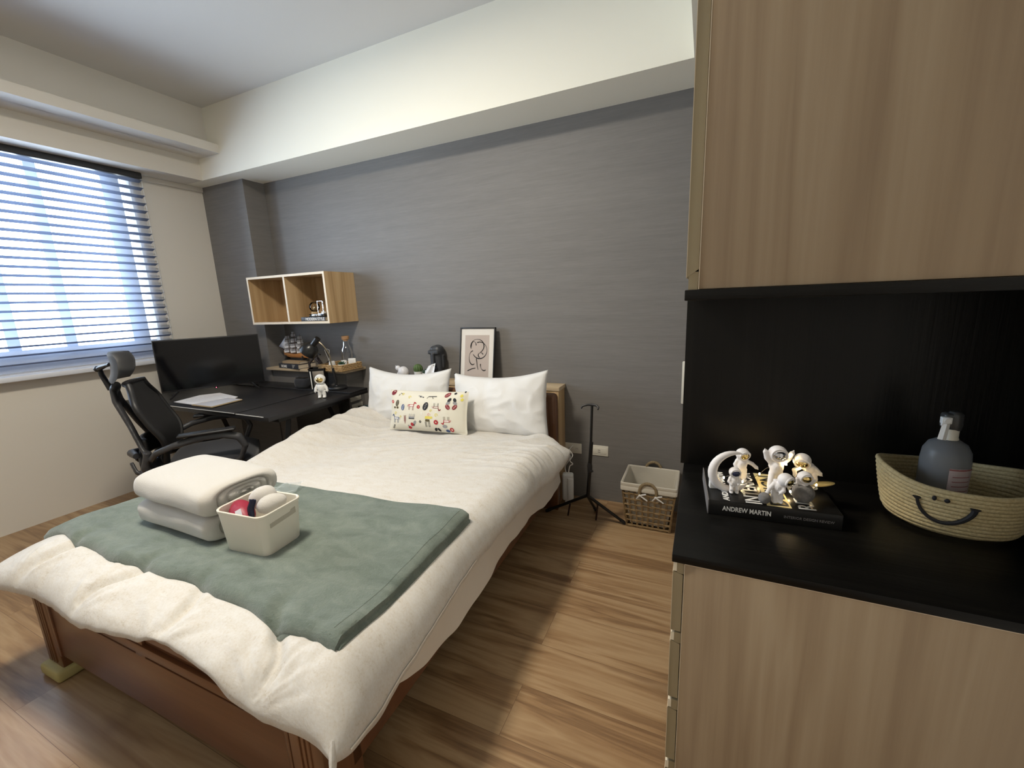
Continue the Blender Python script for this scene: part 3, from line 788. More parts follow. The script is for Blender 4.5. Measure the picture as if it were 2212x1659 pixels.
def roundpack(name, label, loc, rot, size, m, cat='toiletry', seed=0):
    b = MB(); b.ell((0,0,0), size, seg=28, rings=18)
    for v in b.bm.verts:
        c = v.co; k = .006*nz(c.x*30+seed, c.y*30, c.z*30)+.002*nz(c.x*90, c.y*90+seed, c.z*90); v.co = c*(1+k/.03*.35)
    return tag(b.build(name, m, loc=loc, rot=rot, angle=120), label, cat)
roundpack('hand_towel', 'rolled white cloth with a navy band in the back of the milky bin', (-1.400,.885,.746), (.3,-.5,.4), (.050,.036,.039), M_towel, 'towel', 1)
roundpack('hand_towel', 'rolled white cloth at the right end of the milky bin', (-1.346,.878,.735), (.1,-.15,.9), (.047,.033,.033), M_towel, 'towel', 4)
o = roundpack('wash_bag', 'crimson pouch with a small printed patch in the milky bin', (-1.428,.824,.708), (.20,.28,-.35), (.066,.038,.034), mat('crimson_pouch', (.28,.012,.035), .45, bump=(60,.4,.002)), 'pouch', 7)
b = MB(); b.add([(.012,-.018,.0335),(.040,-.022,.0235),(.042,-.004,.0262),(.014,-.000,.037)], [(0,1,2,3)]); p_ = b.build('printed_patch', M_print, o); p_['label'] = 'pale printed patch'
b = MB()
b.grid(lambda u, v: V((lerp(-.011,.011,u)+.002*math.sin(v*9), .003*math.sin(u*8+v*3), lerp(0,.066,v))), 8, 16)
o = b.build('sachet', mat('navy_foil', (.012,.014,.035), .25, .3), loc=(-1.372,.812,.705), rot=(-.30,.15,.5), angle=120)
m_ = o.modifiers.new('s', 'SOLIDIFY'); m_.thickness = .003
tag(o, 'dark navy sachet standing between the crimson pouch and the white roll', 'sachet')
b = MB()
b.grid(lambda u, v: V((lerp(-.06,.06,u), lerp(-.05,.05,v)+.01*math.sin(u*7), .012+.030*abs(nz(u*3, v*3, 2))+.02*sstep(.4,1,v)*u)), 16, 14)
o = b.build('plastic_bag', sheer('clear_film', (.70,.76,.76), .62, .5), loc=(-1.68,1.165,.588), rot=.3, angle=100)
tag(o, 'crumpled clear plastic bag lying behind the towels', 'bag')

# ------------------------------------------------------------------ ledge cabinet behind the headboard and its ornaments
hc = thing('headboard_cabinet', 'narrow pale oak cabinet between the headboard and the grey wall', 'cabinet', (-1.6, 2.66, 0))
b = MB(); b.box(-.74, .745, -.075, .058, 0, .795, .001); b.build('body', M_boxoak, hc)
MB().box(-.745, .75, -.08, .060, .795, .82, .001).build('top', M_shelfedge, hc)
ZT = .82
mo = thing('moai_tissue_holder', 'dark grey stone head tissue holder on the ledge', 'tissue holder', (-1.840, 2.645, ZT), math.radians(2))
b = MB()
b.box(-.047, .047, -.036, .055, .045, .262, .030, 4); b.ell((0,.02,.225), (.050,.052,.042)); b.ell((0,.03,.13), (.053,.045,.09))
b.box(-.046, .046, -.054, -.01, .200, .232, .010, 3); b.box(-.012, .012, -.064, -.03, .118, .212, .007, 3); b.box(-.019, .019, -.072, -.03, .108, .132, .008, 3)
b.box(-.028, .028, -.052, -.03, .088, .096, .004); b.box(-.026, .026, -.050, -.03, .076, .084, .004); b.box(-.032, .032, -.054, .02, .045, .072, .012, 3)
b.box(-.057, -.04, .0, .03, .09, .19, .006); b.box(.04, .057, .0, .03, .09, .19, .006); b.lathe([(.046,0),(.046,.02),(.036,.06)], (0,.01,0))
blob(b, .003, mat('slate_resin', (.045,.048,.055), .4, bump=(120,.4,.002)), 'head', mo, smooth=3)
b = MB(); b.grid(lambda u, v: V((lerp(-.046,.046,u)*(1-.6*abs(v-.45)*1.4)-.035*v, -.074-.02*v+.008*math.sin(u*9+v*3), .128-.100*v-.02*u*0+.02*(u-.5)*(1 if v<.5 else -1))), 14, 14)
t_ = b.build('tissue', M_paper, mo, angle=90); m_ = t_.modifiers.new('s','SOLIDIFY'); m_.thickness = .0008; t_['label'] = 'white tissue pulled from its nose'

def pot(loc, label, kind, s=1.0, group=None):
    t = thing('potted_succulent', label, 'plant', loc, 0, group)
    MB().lathe([(.0,0),(.022*s,0),(.028*s,.048*s),(.0285*s,.05*s),(.026*s,.05*s),(.025*s,.04*s),(0,.04*s)], seg=24, cap=False).build('pot', M_whitep, t)
    b = MB()
    if kind == 'cactus':
        seg = 60
        def f(u, v):
            a = 2*PI*u; ph = PI*v*.98; r = .030*s*(1-.16*abs(math.sin(a*6)))*math.sin(ph)**.8
            return V((r*math.cos(a), r*math.sin(a), .066*s-.030*s*math.cos(ph)))
        b.grid(f, seg, 14, True)
        gm = mat('cactus_green', (.055,.10,.03), .6, var=(60,(.10,.16,.05)))
    else:
        for ring, (n, tilt, L) in enumerate(((7, 1.15, .036), (6, .75, .034), (4, .3, .03))):
            for k in range(n):
                a = 2*PI*k/n+ring*.4; d = V((math.sin(tilt)*math.cos(a), math.sin(tilt)*math.sin(a), math.cos(tilt)))
                p0 = V((0,0,.044*s)); b.tube([p0, p0+d*L*s*.4, p0+d*L*s*.8, p0+d*L*s*1.05+V((0,0,.003))], [.003*s, .006*s, .004*s, .0006], 7, sx=.5)
        gm = mat('succulent_green', (.03,.075,.045), .5)
    b.build('plant', gm, t, angle=60)
    return t
pot((-2.015, 2.635, ZT), 'round ribbed green cactus in a white pot on the ledge', 'cactus', 1.22, 'ledge succulents')
pot((-1.925, 2.615, ZT), 'spiky succulent in a white pot partly behind the white tissue', 'spiky', 1.12, 'ledge succulents')
b = MB(); b.ell((0,0,.048), (.046,.042,.046)); b.ell((-.055,-.005,.078), .021); b.ell((-.032,0,.06), (.02,.014,.014)); b.ell((-.075,-.004,.088), (.006,.004,.012), Matrix.Rotation(-.6,3,'Y')); b.ell((-.05,0,.025),(.02,.02,.025))
b.lathe([(.026,0),(.026,.01),(.02,.02)])
o = blob(b, .003, mat('white_ceramic', (.75,.75,.78), .25), 'bird_ornament', None, (-2.165, 2.64, ZT), math.radians(-10), 2)
tag(o, 'small white ceramic bird ornament with round head on the ledge', 'ornament')

fr = thing('picture_frame', 'black framed line drawing leaning on the grey wall above the pillows', 'picture', (-1.487, 2.600, ZT), (math.radians(-10), 0, 0))
W_, H_ = .285, .400
b = MB(); t_ = .008
for a in ((-W_/2, W_/2, 0, t_), (-W_/2, W_/2, H_-t_, H_)): b.box(a[0], a[1], 0, .022, a[2], a[3], .001)
for a in ((-W_/2, -W_/2+t_), (W_/2-t_, W_/2)): b.box(a[0], a[1], 0, .022, 0, H_, .001)
b.box(-W_/2+.004, W_/2-.004, .018, .021, .004, H_-.004)
b.build('frame', M_bk, fr)
MB().box(-W_/2+t_, W_/2-t_, .009, .012, t_, H_-t_).build('mat_board', mat('mat_board', (.80,.79,.77), .7), fr)
b = MB(); pr = mat('blush_print', (.56,.50,.475), .7)
b.box(-.102, .096, .0078, .0088, .045, .345)
b.mi = 1
def stroke(pts, w=.0062):
    b.tube([(x, .0074, z) for x, z in pts], [w*.55*(.75+.35*math.sin(2.0+i*.55)) for i in range(len(pts))], 6)
def arc(cx, cz, rx, rz, a0, a1, n=14): return [(cx+rx*math.cos(math.radians(a0+(a1-a0)*k/n)), cz+rz*math.sin(math.radians(a0+(a1-a0)*k/n))) for k in range(n+1)]
stroke(arc(.0,.265,.055,.05,200,-60)); stroke(arc(.02,.235,.06,.06,110,-150)); stroke([(-.005,.175),(0,.15),(.004,.12),(.012,.095)])
stroke(arc(-.035,.18,.03,.05,90,300)); stroke([(-.075,.085),(-.04,.1),(-.01,.106)]); stroke(arc(.06,.13,.03,.04,170,300)); stroke(arc(-.03,.27,.02,.028,0,200)); stroke(arc(.03,.20,.02,.018,20,250))
b.build('art_print', [pr, M_ink], fr)
b = MB(); b.add([(-W_/2+t_,.0045,t_),(W_/2-t_,.0045,t_),(W_/2-t_,.0045,H_-t_),(-W_/2+t_,.0045,H_-t_)], [(0,1,2,3)]); b.build('glazing', M_glass, fr)

# ------------------------------------------------------------------ wall outlets
def outlet(loc, rot, label, group, holes=True):
    t = thing('wall_outlet', label, 'outlet', loc, rot, group)
    MB().box(-.062, .062, -.006, -.0002, -.037, .037, .003).build('plate', M_ivory, t)
    b = MB(); b.box(-.047, .047, -.008, -.005, -.022, .022, .002); b.build('socket', M_ivory, t)
    if holes:
        for x in (-.033, -.023, .023, .033): MB().box(x-.001, x+.001, -.0086, -.0078, -.005, .005).build('slot', M_dkgrey, t)
    else:
        for z in (-.0085, .0055): MB().box(-.008, .008, -.0086, -.0078, z-.0015, z+.0015).build('slot', M_dkgrey, t)
    return t
outlet((-.80, YF, .360), 0, 'ivory wall outlet behind the bed corner, left of the stand', None)
outlet((-.615, YF, .362), 0, 'ivory wall outlet right of the black stand pole', None, False)
outlet((-2.68, 2.615, .642), PI/2, 'white wall outlet just under the desk corner, upper of two', None)
t = outlet((-2.68, 2.625, .545), PI/2, 'white wall outlet with a plug in it, lower of two beside the desk', None)
pl = thing('power_plug', 'black plug with pale blue cover in the lower outlet beside the desk', 'plug', (-2.672, 2.635, .545), PI/2)
MB().box(-.012, .012, -.045, .0, -.012, .012, .003).build('body', M_bk, pl)
MB().prism([(-.015,.008),(.03,-.016),(.03,.016),(.0,.02)], .02, Matrix.Translation((0,-.055,0)) @ Matrix.Rotation(PI/2,4,'X') ).build('cover', mat('pale_blue_plastic', (.30,.45,.52), .5), pl)

# white adapter standing by the bed and its cord
ad = thing('power_adapter', 'white boxy appliance hanging on a cord beside the bed corner', 'appliance', (-.800, 2.590, .0), math.radians(12))
MB().box(-.038, .038, -.026, .026, .03, .225, .014, 4).build('body', M_whitep, ad)
MB().box(-.002, .040, -.034, -.02, .04, .20, .007, 3).build('front_shell', M_whitep, ad)
b = MB(); b.tube(smooth([(-.01,0,.222), (-.018,-.0,.27), (.008,-.02,.32), (.018,-.01,.35), (.004,.015,.36), (.012,.02,.39), (.03,.06,.40), (.025,.115,.37)], 8), .0028, 8); b.build('cord', M_whitep, ad)
MB().box(-.02, .02, -.012, .012, .0, .032, .003).build('foot', M_whitep, ad)

# ------------------------------------------------------------------ guitar stand
gs = thing('guitar_stand', 'black folding guitar stand between the bed and the laundry basket', 'stand', (-.60, 2.35, 0))
b = MB(); b.tube([(.0,.0,.20), (.022,0,.55)], .0115, 12); b.build('tube', M_metalbk, gs)
b = MB(); b.tube([(.015,0,.40), (.026,0,.775)], .008, 12); b.build('pole', M_metalbk, gs)
MB().lathe([(.0,.36),(.015,.36),(.016,.40),(.012,.42),(0,.42)], (.012,0,0), 14).build('collar', M_bk, gs)
b = MB(); b.tube([(.022,-.02,.375),(.036,-.03,.38)], .007, 8); b.build('knob', M_bk, gs)
b = MB(); b.tube([(-.034,-.02,.758), (-.028,-.014,.772), (.0,-.004,.780), (.026,0,.781), (.052,-.004,.779), (.066,-.012,.770), (.066,-.022,.760)], [.005,.006,.007,.0085,.007,.006,.005], 8); b.build('yoke', M_bk, gs)
hub = (-.004, 0, .205)
for tip in ((-.295,.075,.012), (.205,.095,.012), (.0,.20,.012)):
    lg = MB().tube([hub, tip], [.010,.009], 10).build('leg', M_metalbk, gs)
    d = (V(tip)-V(hub)).normalized(); MB().tube([V(tip)-d*.03, V(tip)+d*.006], .0115, 10).build('rubber_foot', M_bk, lg)
for pts in ([hub, (-.115,.045,.125), (-.130,.055,.105), (-.150,.070,.008)], [hub, (.035,.045,.145), (.048,.055,.125), (.033,.075,.008)]):
    MB().tube(pts, .0055, 8).build('brace', mat('dark_red_brown_rubber', (.03,.012,.01), .5), gs)
text('Swan', .02, (.0035,-.0125,.24), (.06,0,1), (-1,0,.06), mat('faint_grey', (.12,.12,.12), .5), gs, 'lettering') if False else None

# ------------------------------------------------------------------ laundry basket
lb = thing('laundry_basket', 'woven wicker laundry basket with white cloth liner by the grey wall', 'basket', (-.255, 2.555, 0))
M_wick = mat('wicker', (.30,.205,.10), .7, var=(90,(.20,.13,.06)), bump=(160,.6,.002))
M_liner = mat('liner_cloth', (.56,.52,.44), .85, bump=((20,20,60),.4,.004))
LH = .295
def bx(z): t = z/LH; return lerp(.122,.155,t), lerp(.118,.145,t)
b = MB()
def ring_at(z, r, wob=0, ph=0):
    hx, hy = bx(z); pts = []
    for s in range(4):
        for k in range(16):
            t = k/16
            c = [(lerp(-hx,hx,t),-hy), (hx,lerp(-hy,hy,t)), (lerp(hx,-hx,t),hy), (-hx,lerp(hy,-hy,t))][s]
            w = wob*math.sin((k+ph)*PI/2)
            n = [(0,-1),(1,0),(0,1),(-1,0)][s]
            pts.append((c[0]+n[0]*w, c[1]+n[1]*w, z+wob*.6*math.sin((k+ph)*PI/2+1)))
    b.tube(pts, r, 6, closed=True)
for k in range(7): ring_at(.008+k*.036, .0042, .003, k*2)
for k in range(7): ring_at(.013+k*.036, .0036, -.003, k*2)
ring_at(.012, .006)
for s in range(4):
    for k in range(9):
        t = k/8
        for off in (-.003, .003):
            pts = []
            for z in (0.002, .08, .16, .24):
                hx, hy = bx(z)
                c = [(lerp(-hx,hx,t)+off,-hy), (hx,lerp(-hy,hy,t)+off), (lerp(hx,-hx,t)+off,hy), (-hx,lerp(hy,-hy,t)+off)][s]
                pts.append((c[0]+.003*math.sin(z*60+k), c[1], z))
            b.tube(pts, .0028, 5)
b.build('weave', M_wick, lb)
b = MB()
hx, hy = bx(LH)
def lin(levels):
    loops = [[V((x+.002*nz(x*40,y*40,z*30), y+.002*nz(x*40,z*40), z+.003*nz(x*20,y*20))) for x, y in rrect(a, c, .012, 3)] for a, c, z in levels]
    # subdivide sides
    n = len(loops[0]); vs = [p for l in loops for p in l]
    b.add(vs, [(j*n+k, j*n+(k+1) % n, (j+1)*n+(k+1) % n, (j+1)*n+k) for j in range(len(loops)-1) for k in range(n)]+[tuple(range((len(loops)-1)*n, len(loops)*n))])
lin([(hx+.002,hy+.002,LH-.048), (hx+.006,hy+.006,LH-.044), (hx+.006,hy+.006,LH-.022), (hx+.004,hy+.004,LH-.018), (hx+.006,hy+.006,LH-.012), (hx+.005,hy+.005,LH), (hx-.001,hy-.001,LH+.003), (hx-.008,hy-.008,LH-.003), (.138,.129,.22), (.121,.115,.10), (.108,.103,.02)])
b.build('liner', M_liner, lb)
b = MB()
for z0 in (.02,): b.add([(-.113,-.113,.008),(.113,-.113,.008),(.113,.113,.008),(-.113,.113,.008)], [(0,1,2,3)])
b.build('bottom', M_wick, lb)
for sy, h0 in ((-1, LH-.04), (1, LH-.02)):
    b = MB(); n = 15
    pts = [(.048*math.cos(PI*k/n), sy*(hy+.006), h0+.055*math.sin(PI*k/n)) for k in range(n+1)]
    b.tube([(.048, sy*(hy+.006), h0-.02)]+pts+[(-.048, sy*(hy+.006), h0-.02)], .009, 10)
    for q in range(2):
        b.tube([(p[0]*(1+.1*math.sin(i*2.2+q*PI)), p[1]+sy*.006*math.cos(i*2.2+q*PI), p[2]+.005*math.sin(i*2.2+q*PI)*abs(math.sin(PI*i/n))) for i, p in enumerate(pts)], .0055, 8)
    b.build('handle', mat('rattan_handle', (.24,.18,.10), .6, bump=(200,.5,.002)), lb)
for sx in (-.045, .045):
    b = MB(); y = -hy-.016; z = LH-.062
    b.ell((sx, y, z), (.008,.006,.007))
    for dx, dz in ((.036,.014), (.044,-.026), (-.018,-.022)):
        b.tube([(sx,y,z), (sx+dx*.5,y-.006,z+dz*.5+.003), (sx+dx,y-.003,z+dz)], [.003,.005,.004], 6, sx=.4)
    b.build('bow', M_white, lb)

# ------------------------------------------------------------------ desk
dk = thing('desk', 'black desk with angled metal legs in the corner under the window', 'desk', (-3.29, 2.06, 0))
ox, oy = -3.29, 2.06
b = MB(); b.box(-.84, .835, -.392, .475, .705, .735, .002); b.build('desktop', M_deskm, dk)
b = MB(); b.box(-.84, .835, .285, .475, .736, .748, .0025); b.build('rear_strip', M_deskm, dk)
b = MB(); b.box(-.83, .514, -.398, .28, .735, .740, .0015); o = b.build('desk_mat', M_deskm, dk)
MB().box(-.36, .514, -.3995, -.3975, .7365, .7408).build('edge_highlight', M_whitep, dk)  # white strips stand in for the highlight along the desk's front edges
MB().box(.516, .79, -.3935, -.3915, .7315, .7358).build('edge_highlight', M_whitep, dk)
b = MB(); b.box(-.7, .80, -.30, .30, .675, .704); b.build('apron', M_metalbk, dk)
for x, sx in ((.72, .06), (-.72, -.06)):
    for y, dy in ((-.30, -.05), (.30, .08)):
        b = MB(); b.tube([(x, y*.55, .69), (x+sx, y+dy, .0)], .020, 4, sx=1); b.build('leg', M_metalbk, dk)
    b = MB(); b.tube([(x+sx*.6, -.25, .25), (x+sx*.6, .28, .25)], .014, 4); b.build('crossbar', M_metalbk, dk)
b = MB(); b.box(.10, .62, .36, .38, .32, .70, .002); b.build('back_panel', M_bk, dk)

# screen
sc = thing('monitor', 'large black flat screen standing on the desk, switched off', 'screen', (-3.59, 2.045, .748), math.radians(59.3-0))
wv = .69
b = MB(); b.box(-wv/2, wv/2, -.012, .02, .050, .452, .004); b.box(-wv*.3, wv*.3, .018, .05, .10, .36, .01); b.build('housing', M_bk, sc)
MB().box(-wv/2+.008, wv/2-.008, -.0132, -.0118, .064, .444).build('panel', mat('screen_glass', (.004,.004,.005), .10, spec=.4), sc)
for sx in (-1, 1):
    b = MB(); x = sx*.245
    b.tube([(x,0,.055), (x+sx*.02,-.02,.03), (x+sx*.05,-.085,.006)], [.009,.008,.006], 8, sx=.8); b.tube([(x,0,.05), (x+sx*.02,.02,.03), (x+sx*.05,.085,.006)], [.009,.008,.006], 8, sx=.8)
    b.build('stand_foot', M_bk, sc)
b = MB(); b.box(-.012,.012,-.017,-.011,.042,.052,.002); b.build('infrared_window', M_bkgloss, sc)
b = MB(); b.ell((0,-.0185,.047), .0028, seg=10, rings=6); b.build('standby_light', emis('red_led', (1,.06,.10), 14), sc)

# papers
def sheet_thing(name, label, cat, poly, z, h, m, cover=None):
    cx = sum(p[0] for p in poly)/len(poly); cy = sum(p[1] for p in poly)/len(poly)
    b = MB(); b.prism([(x-cx, y-cy) for x, y in poly], h)
    o = b.build(name, m, loc=(cx, cy, z)); return tag(o, label, cat)
o = sheet_thing('paper_sheet', 'loose white papers lying on the desk in front of the screen', 'paper', [(-3.60,1.735),(-3.19,1.72),(-3.12,1.80),(-3.26,2.00),(-3.585,2.06),(-3.66,1.95)], .742, .003, M_paper)
b = MB()
for k in range(7): b.box(-.14, .10-.03*(k%3), .10-.032*k, .104-.032*k, .0031, .0033)
b.build('printed_lines', M_print, o, rot=.0)
o = sheet_thing('notebook', 'pale booklet with tan cover edge at the desk front on the papers', 'notebook', [(-3.31,1.70),(-3.08,1.70),(-3.10,1.93),(-3.27,1.93)], .7455, .007, mat('tan_card', (.45,.34,.20), .7))
MB().prism([(-.105,-.108),(.100,-.108),(.085,.108),(-.075,.108)], .0008, Matrix.Translation((0,0,.007))).build('page', M_print, o)

# speaker
b = MB(); b.box(-.068, .068, -.045, .045, .0, .088, .036, 6)
o = b.build('speaker', M_bk2, loc=(-3.005, 2.385, .7485), rot=math.radians(8)); tag(o, 'small rounded black fabric speaker on the back of the desk', 'speaker')
MB().box(-.05, .05, -.03, .03, .0875, .0885, .0005).build('top_panel', M_bk, o)
# steel-fronted container
pc = thing('desk_canister', 'black and steel open canister on the desk behind the toy astronaut', 'container', (-2.862, 2.43, .7485), math.radians(34))
b = MB(); tub(b, [(.058,.048,0),(.060,.050,.004),(.066,.056,.155),(.068,.058,.157),(.068,.058,.166)], [(.062,.052,.166),(.060,.050,.15),(.054,.044,.006)], .02); b.build('body', M_bkgloss, pc)
b = MB(); b.box(-.030,.056,-.0585,-.054,.006,.150,.001, mat=Matrix.Rotation(math.radians(2.3),4,'X')); b.build('steel_front', M_steel, pc)
b = MB(); b.box(-.05,-.042,-.0585,-.053,.004,.150,.001, mat=Matrix.Rotation(math.radians(2.3),4,'X')); b.build('highlight_stripe', M_whitep, pc)  # white stripe is a painted highlight on the glossy body

# toy astronauts ----------------------------------------------------
def astronaut(name, label, loc, s, rot, pose, visor, group=None, suit=None, extra=None, head=(0,0,0)):
    """s = height; joints given in units of height, figure faces -Y"""
    t = thing(name, label, 'figurine', loc, rot, group)
    suit = suit or M_resin
    b = MB(); P_ = {k: [V(q)*s for q in v] for k, v in pose.items() if k != 'hr'}
    hc_ = P_['head'][0]; hr = pose.get('hr', .205)*s
    b.ell(hc_, (hr, hr*.97, hr*.95))
    ch = P_['chest'][0]; hp = P_['hip'][0]
    b.tube([ch+V((0,0,.05*s)), ch, (ch+hp)/2, hp], [.10*s,.135*s,.14*s,.125*s], 14)
    b.ell(ch, (.14*s,.11*s,.10*s)); b.ell(hp, (.13*s,.11*s,.09*s))
    for k in ('armL', 'armR'):
        a = P_[k]; b.tube(a, [.062*s,.058*s,.05*s], 10); b.ell(a[0], .066*s); b.ell(a[1], .058*s); b.ell(a[2], (.056*s,.05*s,.056*s))
        d = (a[2]-a[1]).normalized(); b.tube([a[2], a[2]+d*.09*s], [.03*s,.016*s], 8)
        b.tube([a[2], a[2]+d*.05*s+d.orthogonal().normalized()*.045*s], [.02*s,.012*s], 6)
    for k in ('legL', 'legR'):
        a = P_[k]; b.tube(a, [.078*s,.075*s,.068*s], 10); b.ell(a[0], .08*s); b.ell(a[1], .075*s)
        b.ell(a[2]+V((0,-.03*s,0)), (.07*s,.10*s,.05*s))
    bk = ch+V((0,.13*s,-.02*s)); b.box(bk.x-.11*s, bk.x+.11*s, bk.y-.05*s, bk.y+.06*s, bk.z-.13*s, bk.z+.12*s, .03*s)
    blob(b, s*.018, suit, 'body', t, smooth=2)
    f = V(pose.get('look', [(0,-1,-.1)])[0]).normalized(); q = V((0,-1,0)).rotation_difference(f).to_matrix()
    v = MB(); v.ell(hc_+f*hr*.34, (hr*.78, hr*.72, hr*.66), q, 24, 14); v.build('visor', visor, t)
    r = MB(); u_ = q @ V((1,0,0)); w_ = q @ V((0,0,1))
    r.tube([hc_+f*hr*.62+(u_*math.cos(a)*.80+w_*math.sin(a)*.68)*hr for a in [k*2*PI/24 for k in range(24)]], .026*s, 6, closed=True); r.build('helmet_rim', suit, t)
    c = MB(); c.box(ch.x-.07*s, ch.x+.07*s, ch.y-.125*s, ch.y-.09*s, ch.z-.09*s, ch.z-.02*s, .008*s); c.build('chest_pack', suit, t)
    if extra: extra(t, s)
    return t
STAND = dict(head=[(0,0,.78)], chest=[(0,0,.50)], hip=[(0,0,.33)], armL=[(-.13,0,.53),(-.20,-.02,.42),(-.22,-.05,.31)], armR=[(.13,0,.53),(.20,-.02,.42),(.22,-.05,.31)], legL=[(-.075,0,.28),(-.085,0,.16),(-.09,0,.05)], legR=[(.075,0,.28),(.085,0,.16),(.09,0,.05)])
astronaut('toy_astronaut', 'white toy astronaut with gold visor standing on the black desk', (-2.566, 2.185, .7355), .185, math.radians(35), STAND, M_gold, None, M_whitep)

# desk lamp
dl = thing('desk_lamp', 'black dome desk lamp with brass gooseneck on the desk corner', 'lamp', (-2.662, 2.425, .7485))
MB().lathe([(0,0),(.070,0),(.074,.006),(.074,.016),(.068,.024),(.02,.026),(0,.026)], cap=False, seg=36).build('base', M_bk, dl)
MB().tube([(-.012,0,.024), (-.012,0,.036)], .009, 12).build('ferrule', M_chrome, dl)
MB().tube([(-.012,0,.03), (-.018,-.01,.17)], [.0115,.0095], 12).build('lower_stem', M_bk, dl)
MB().tube(smooth([(-.018,-.01,.165), (-.020,-.02,.22), (-.012,-.03,.27), (-.016,-.045,.31), (-.035,-.06,.355), (-.062,-.07,.385), (-.08,-.075,.400)], 6), .0055, 10).build('gooseneck', M_brass, dl)
ax = V((-.70,-.12,-.70)).normalized(); q = V((0,0,-1)).rotation_difference(ax).to_matrix()
sh = MB(); c0 = V((-.075,-.075,.405)); m4 = Matrix.Translation(c0) @ q.to_4x4()
sh.lathe([(.0,.010),(.022,.012),(.024,.0),(.024,-.055),(.035,-.062),(.056,-.085),(.066,-.112),(.069,-.140),(.067,-.140),(.054,-.09),(.03,-.066),(0,-.064)], mat=m4, cap=False, seg=30)
sh.build('lamp_shade', mat('satin_black', (.014,.014,.014), .28), dl)
b = MB(); b.ell(c0+ax*.105, .026); b.build('bulb', M_paper, dl)

# ------------------------------------------------------------------ office chair
CH = thing('office_chair', 'black mesh office chair with headrest and armrests pushed to the desk', 'chair', (-2.93, 1.56, 0), math.radians(-37))
# local: faces +Y
def pad(W, D_, T, crown=.01, n=24, edge=.4):
    b = MB()
    def f(u, v, s):
        a = 2*u-1; c = 2*v-1
        x = W/2*a*(1-.10*c*c*(1 if c < 0 else .6)); y = D_/2*c*(1-.06*a*a)
        t = T/2*(max(0,1-abs(a)**5)**.5)*(max(0,1-abs(c)**5)**.5)
        return V((x, y, s*t+crown*(a*a)-.025*sstep(.5,1,c)))
    for s in (1, -1): b.grid(lambda u, v: f(u, v, s), n, n)
    bmesh.ops.remove_doubles(b.bm, verts=b.bm.verts[:], dist=.0005); return b
b = MB(); b.merge(pad(.50, .50, .085), Matrix.Translation((0,.03,.475))); b.build('seat', M_bk2, CH, angle=100)
MB().box(-.20,.20,-.16,.20,.405,.435,.012).build('seat_pan', M_bk, CH)
def backf(u, v):   # backrest surface
    a = 2*u-1; zz = lerp(.53, 1.0, v)
    hw = lerp(.20, .245, sstep(0,.5,v))*(1-.40*sstep(.72,1.0,v)); x = hw*a
    y = -.235 - .06*sstep(.3,1,v) - .035*(1-v)*math.sin(v*3)*.5 + .045*a*a + .03*math.sin(v*PI)*0 -.045*(v**2)
    return V((x, y+.03*math.exp(-((v-.25)/.2)**2), zz))
b = MB(); b.grid(backf, 26, 34); o = b.build('mesh_back', mat('chair_mesh', (.02,.02,.021), .6, bump=(700,.5,.001)), CH, angle=100)
m_ = o.modifiers.new('s','SOLIDIFY'); m_.thickness = .006
b = MB(); pts = [backf(0, k/20) for k in range(21)]+[backf(k/10, 1) for k in range(1,11)]+[backf(1, 1-k/20) for k in range(1,21)]+[backf(1-k/10, 0) for k in range(1,10)]
b.tube(pts, .013, 10, closed=True, sx=1.3); b.build('back_frame', M_bk, CH)
# twin ribs on the rear: spine splitting into an X
b = MB()
for s in (-1, 1):
    b.tube([(s*.03,-.40,.98), (s*.04,-.395,.90), (s*.075,-.345,.75), (s*.13,-.30,.62), (s*.165,-.265,.54)], [.024,.028,.026,.026,.028], 10, sx=.6)
    b.tube([(s*.165,-.27,.60), (s*.15,-.30,.50), (s*.11,-.27,.42), (s*.05,-.18,.39)], [.028,.034,.036,.030], 10, sx=.7)
    b.tube([(s*.05,-.385,.52), (s*.09,-.36,.46), (s*.06,-.28,.40)], .018, 8, sx=.6)
b.tube([(0,-.41,.99),(0,-.40,.90),(0,-.385,.80)], [.024,.022,.012], 10, sx=.7)
b.ell((0,-.30,.44), (.16,.06,.055)); b.ell((0,-.335,.50), (.075,.022,.10)); b.ell((0,-.39,.985), (.06,.02,.03))
blob(b, .008, M_dkgrey, 'spine', CH, smooth=4)
b = MB(); b.grid(lambda u, v: V((.15*(2*u-1), -.30-.03*math.cos((2*u-1)*1.3)+.025*(2*u-1)**2, lerp(.55,.67,v))), 16, 8); o = b.build('lumbar_support', M_bk, CH, angle=90); m_ = o.modifiers.new('s','SOLIDIFY'); m_.thickness = .022
b = MB(); b.tube([(-.07,-.35,.56), (0,-.385,.565), (.07,-.35,.56)], [.018,.026,.018], 10); b.build('lumbar_knob', M_dkgrey, CH)
# headrest
b = MB(); b.tube([(0,-.415,.97), (0,-.44,1.06), (0,-.445,1.10)], [.021,.018,.017], 12, sx=.7); b.build('headrest_post', M_bk, CH)
hb = MB(); hb.tube([(0,-.45,1.095), (.05,-.425,1.11), (.10,-.37,1.125)], [.015,.011,.010], 8); hb.tube([(0,-.45,1.095), (-.05,-.425,1.11), (-.10,-.37,1.125)], [.015,.011,.010], 8); hb.ell((0,-.452,1.098), (.024,.018,.018)); hb.build('headrest_bracket', M_bk, CH)
def hr(u, v, s):
    a = 2*u-1; c = 2*v-1; x = .17*a*(1-.12*c*c); 
    t = .017*(max(0,1-abs(a)**4)**.5)*(max(0,1-abs(c)**4)**.5)
    return V((x, -.32-.05*(1-a*a)-.035*c*c+(.02 if c>0 else 0)*c+s*t, 1.10+.080*c+.012*(1-a*a)*(c > 0)))
b = MB()
for s in (1,-1): b.grid(lambda u, v: hr(u, v, s), 24, 16)
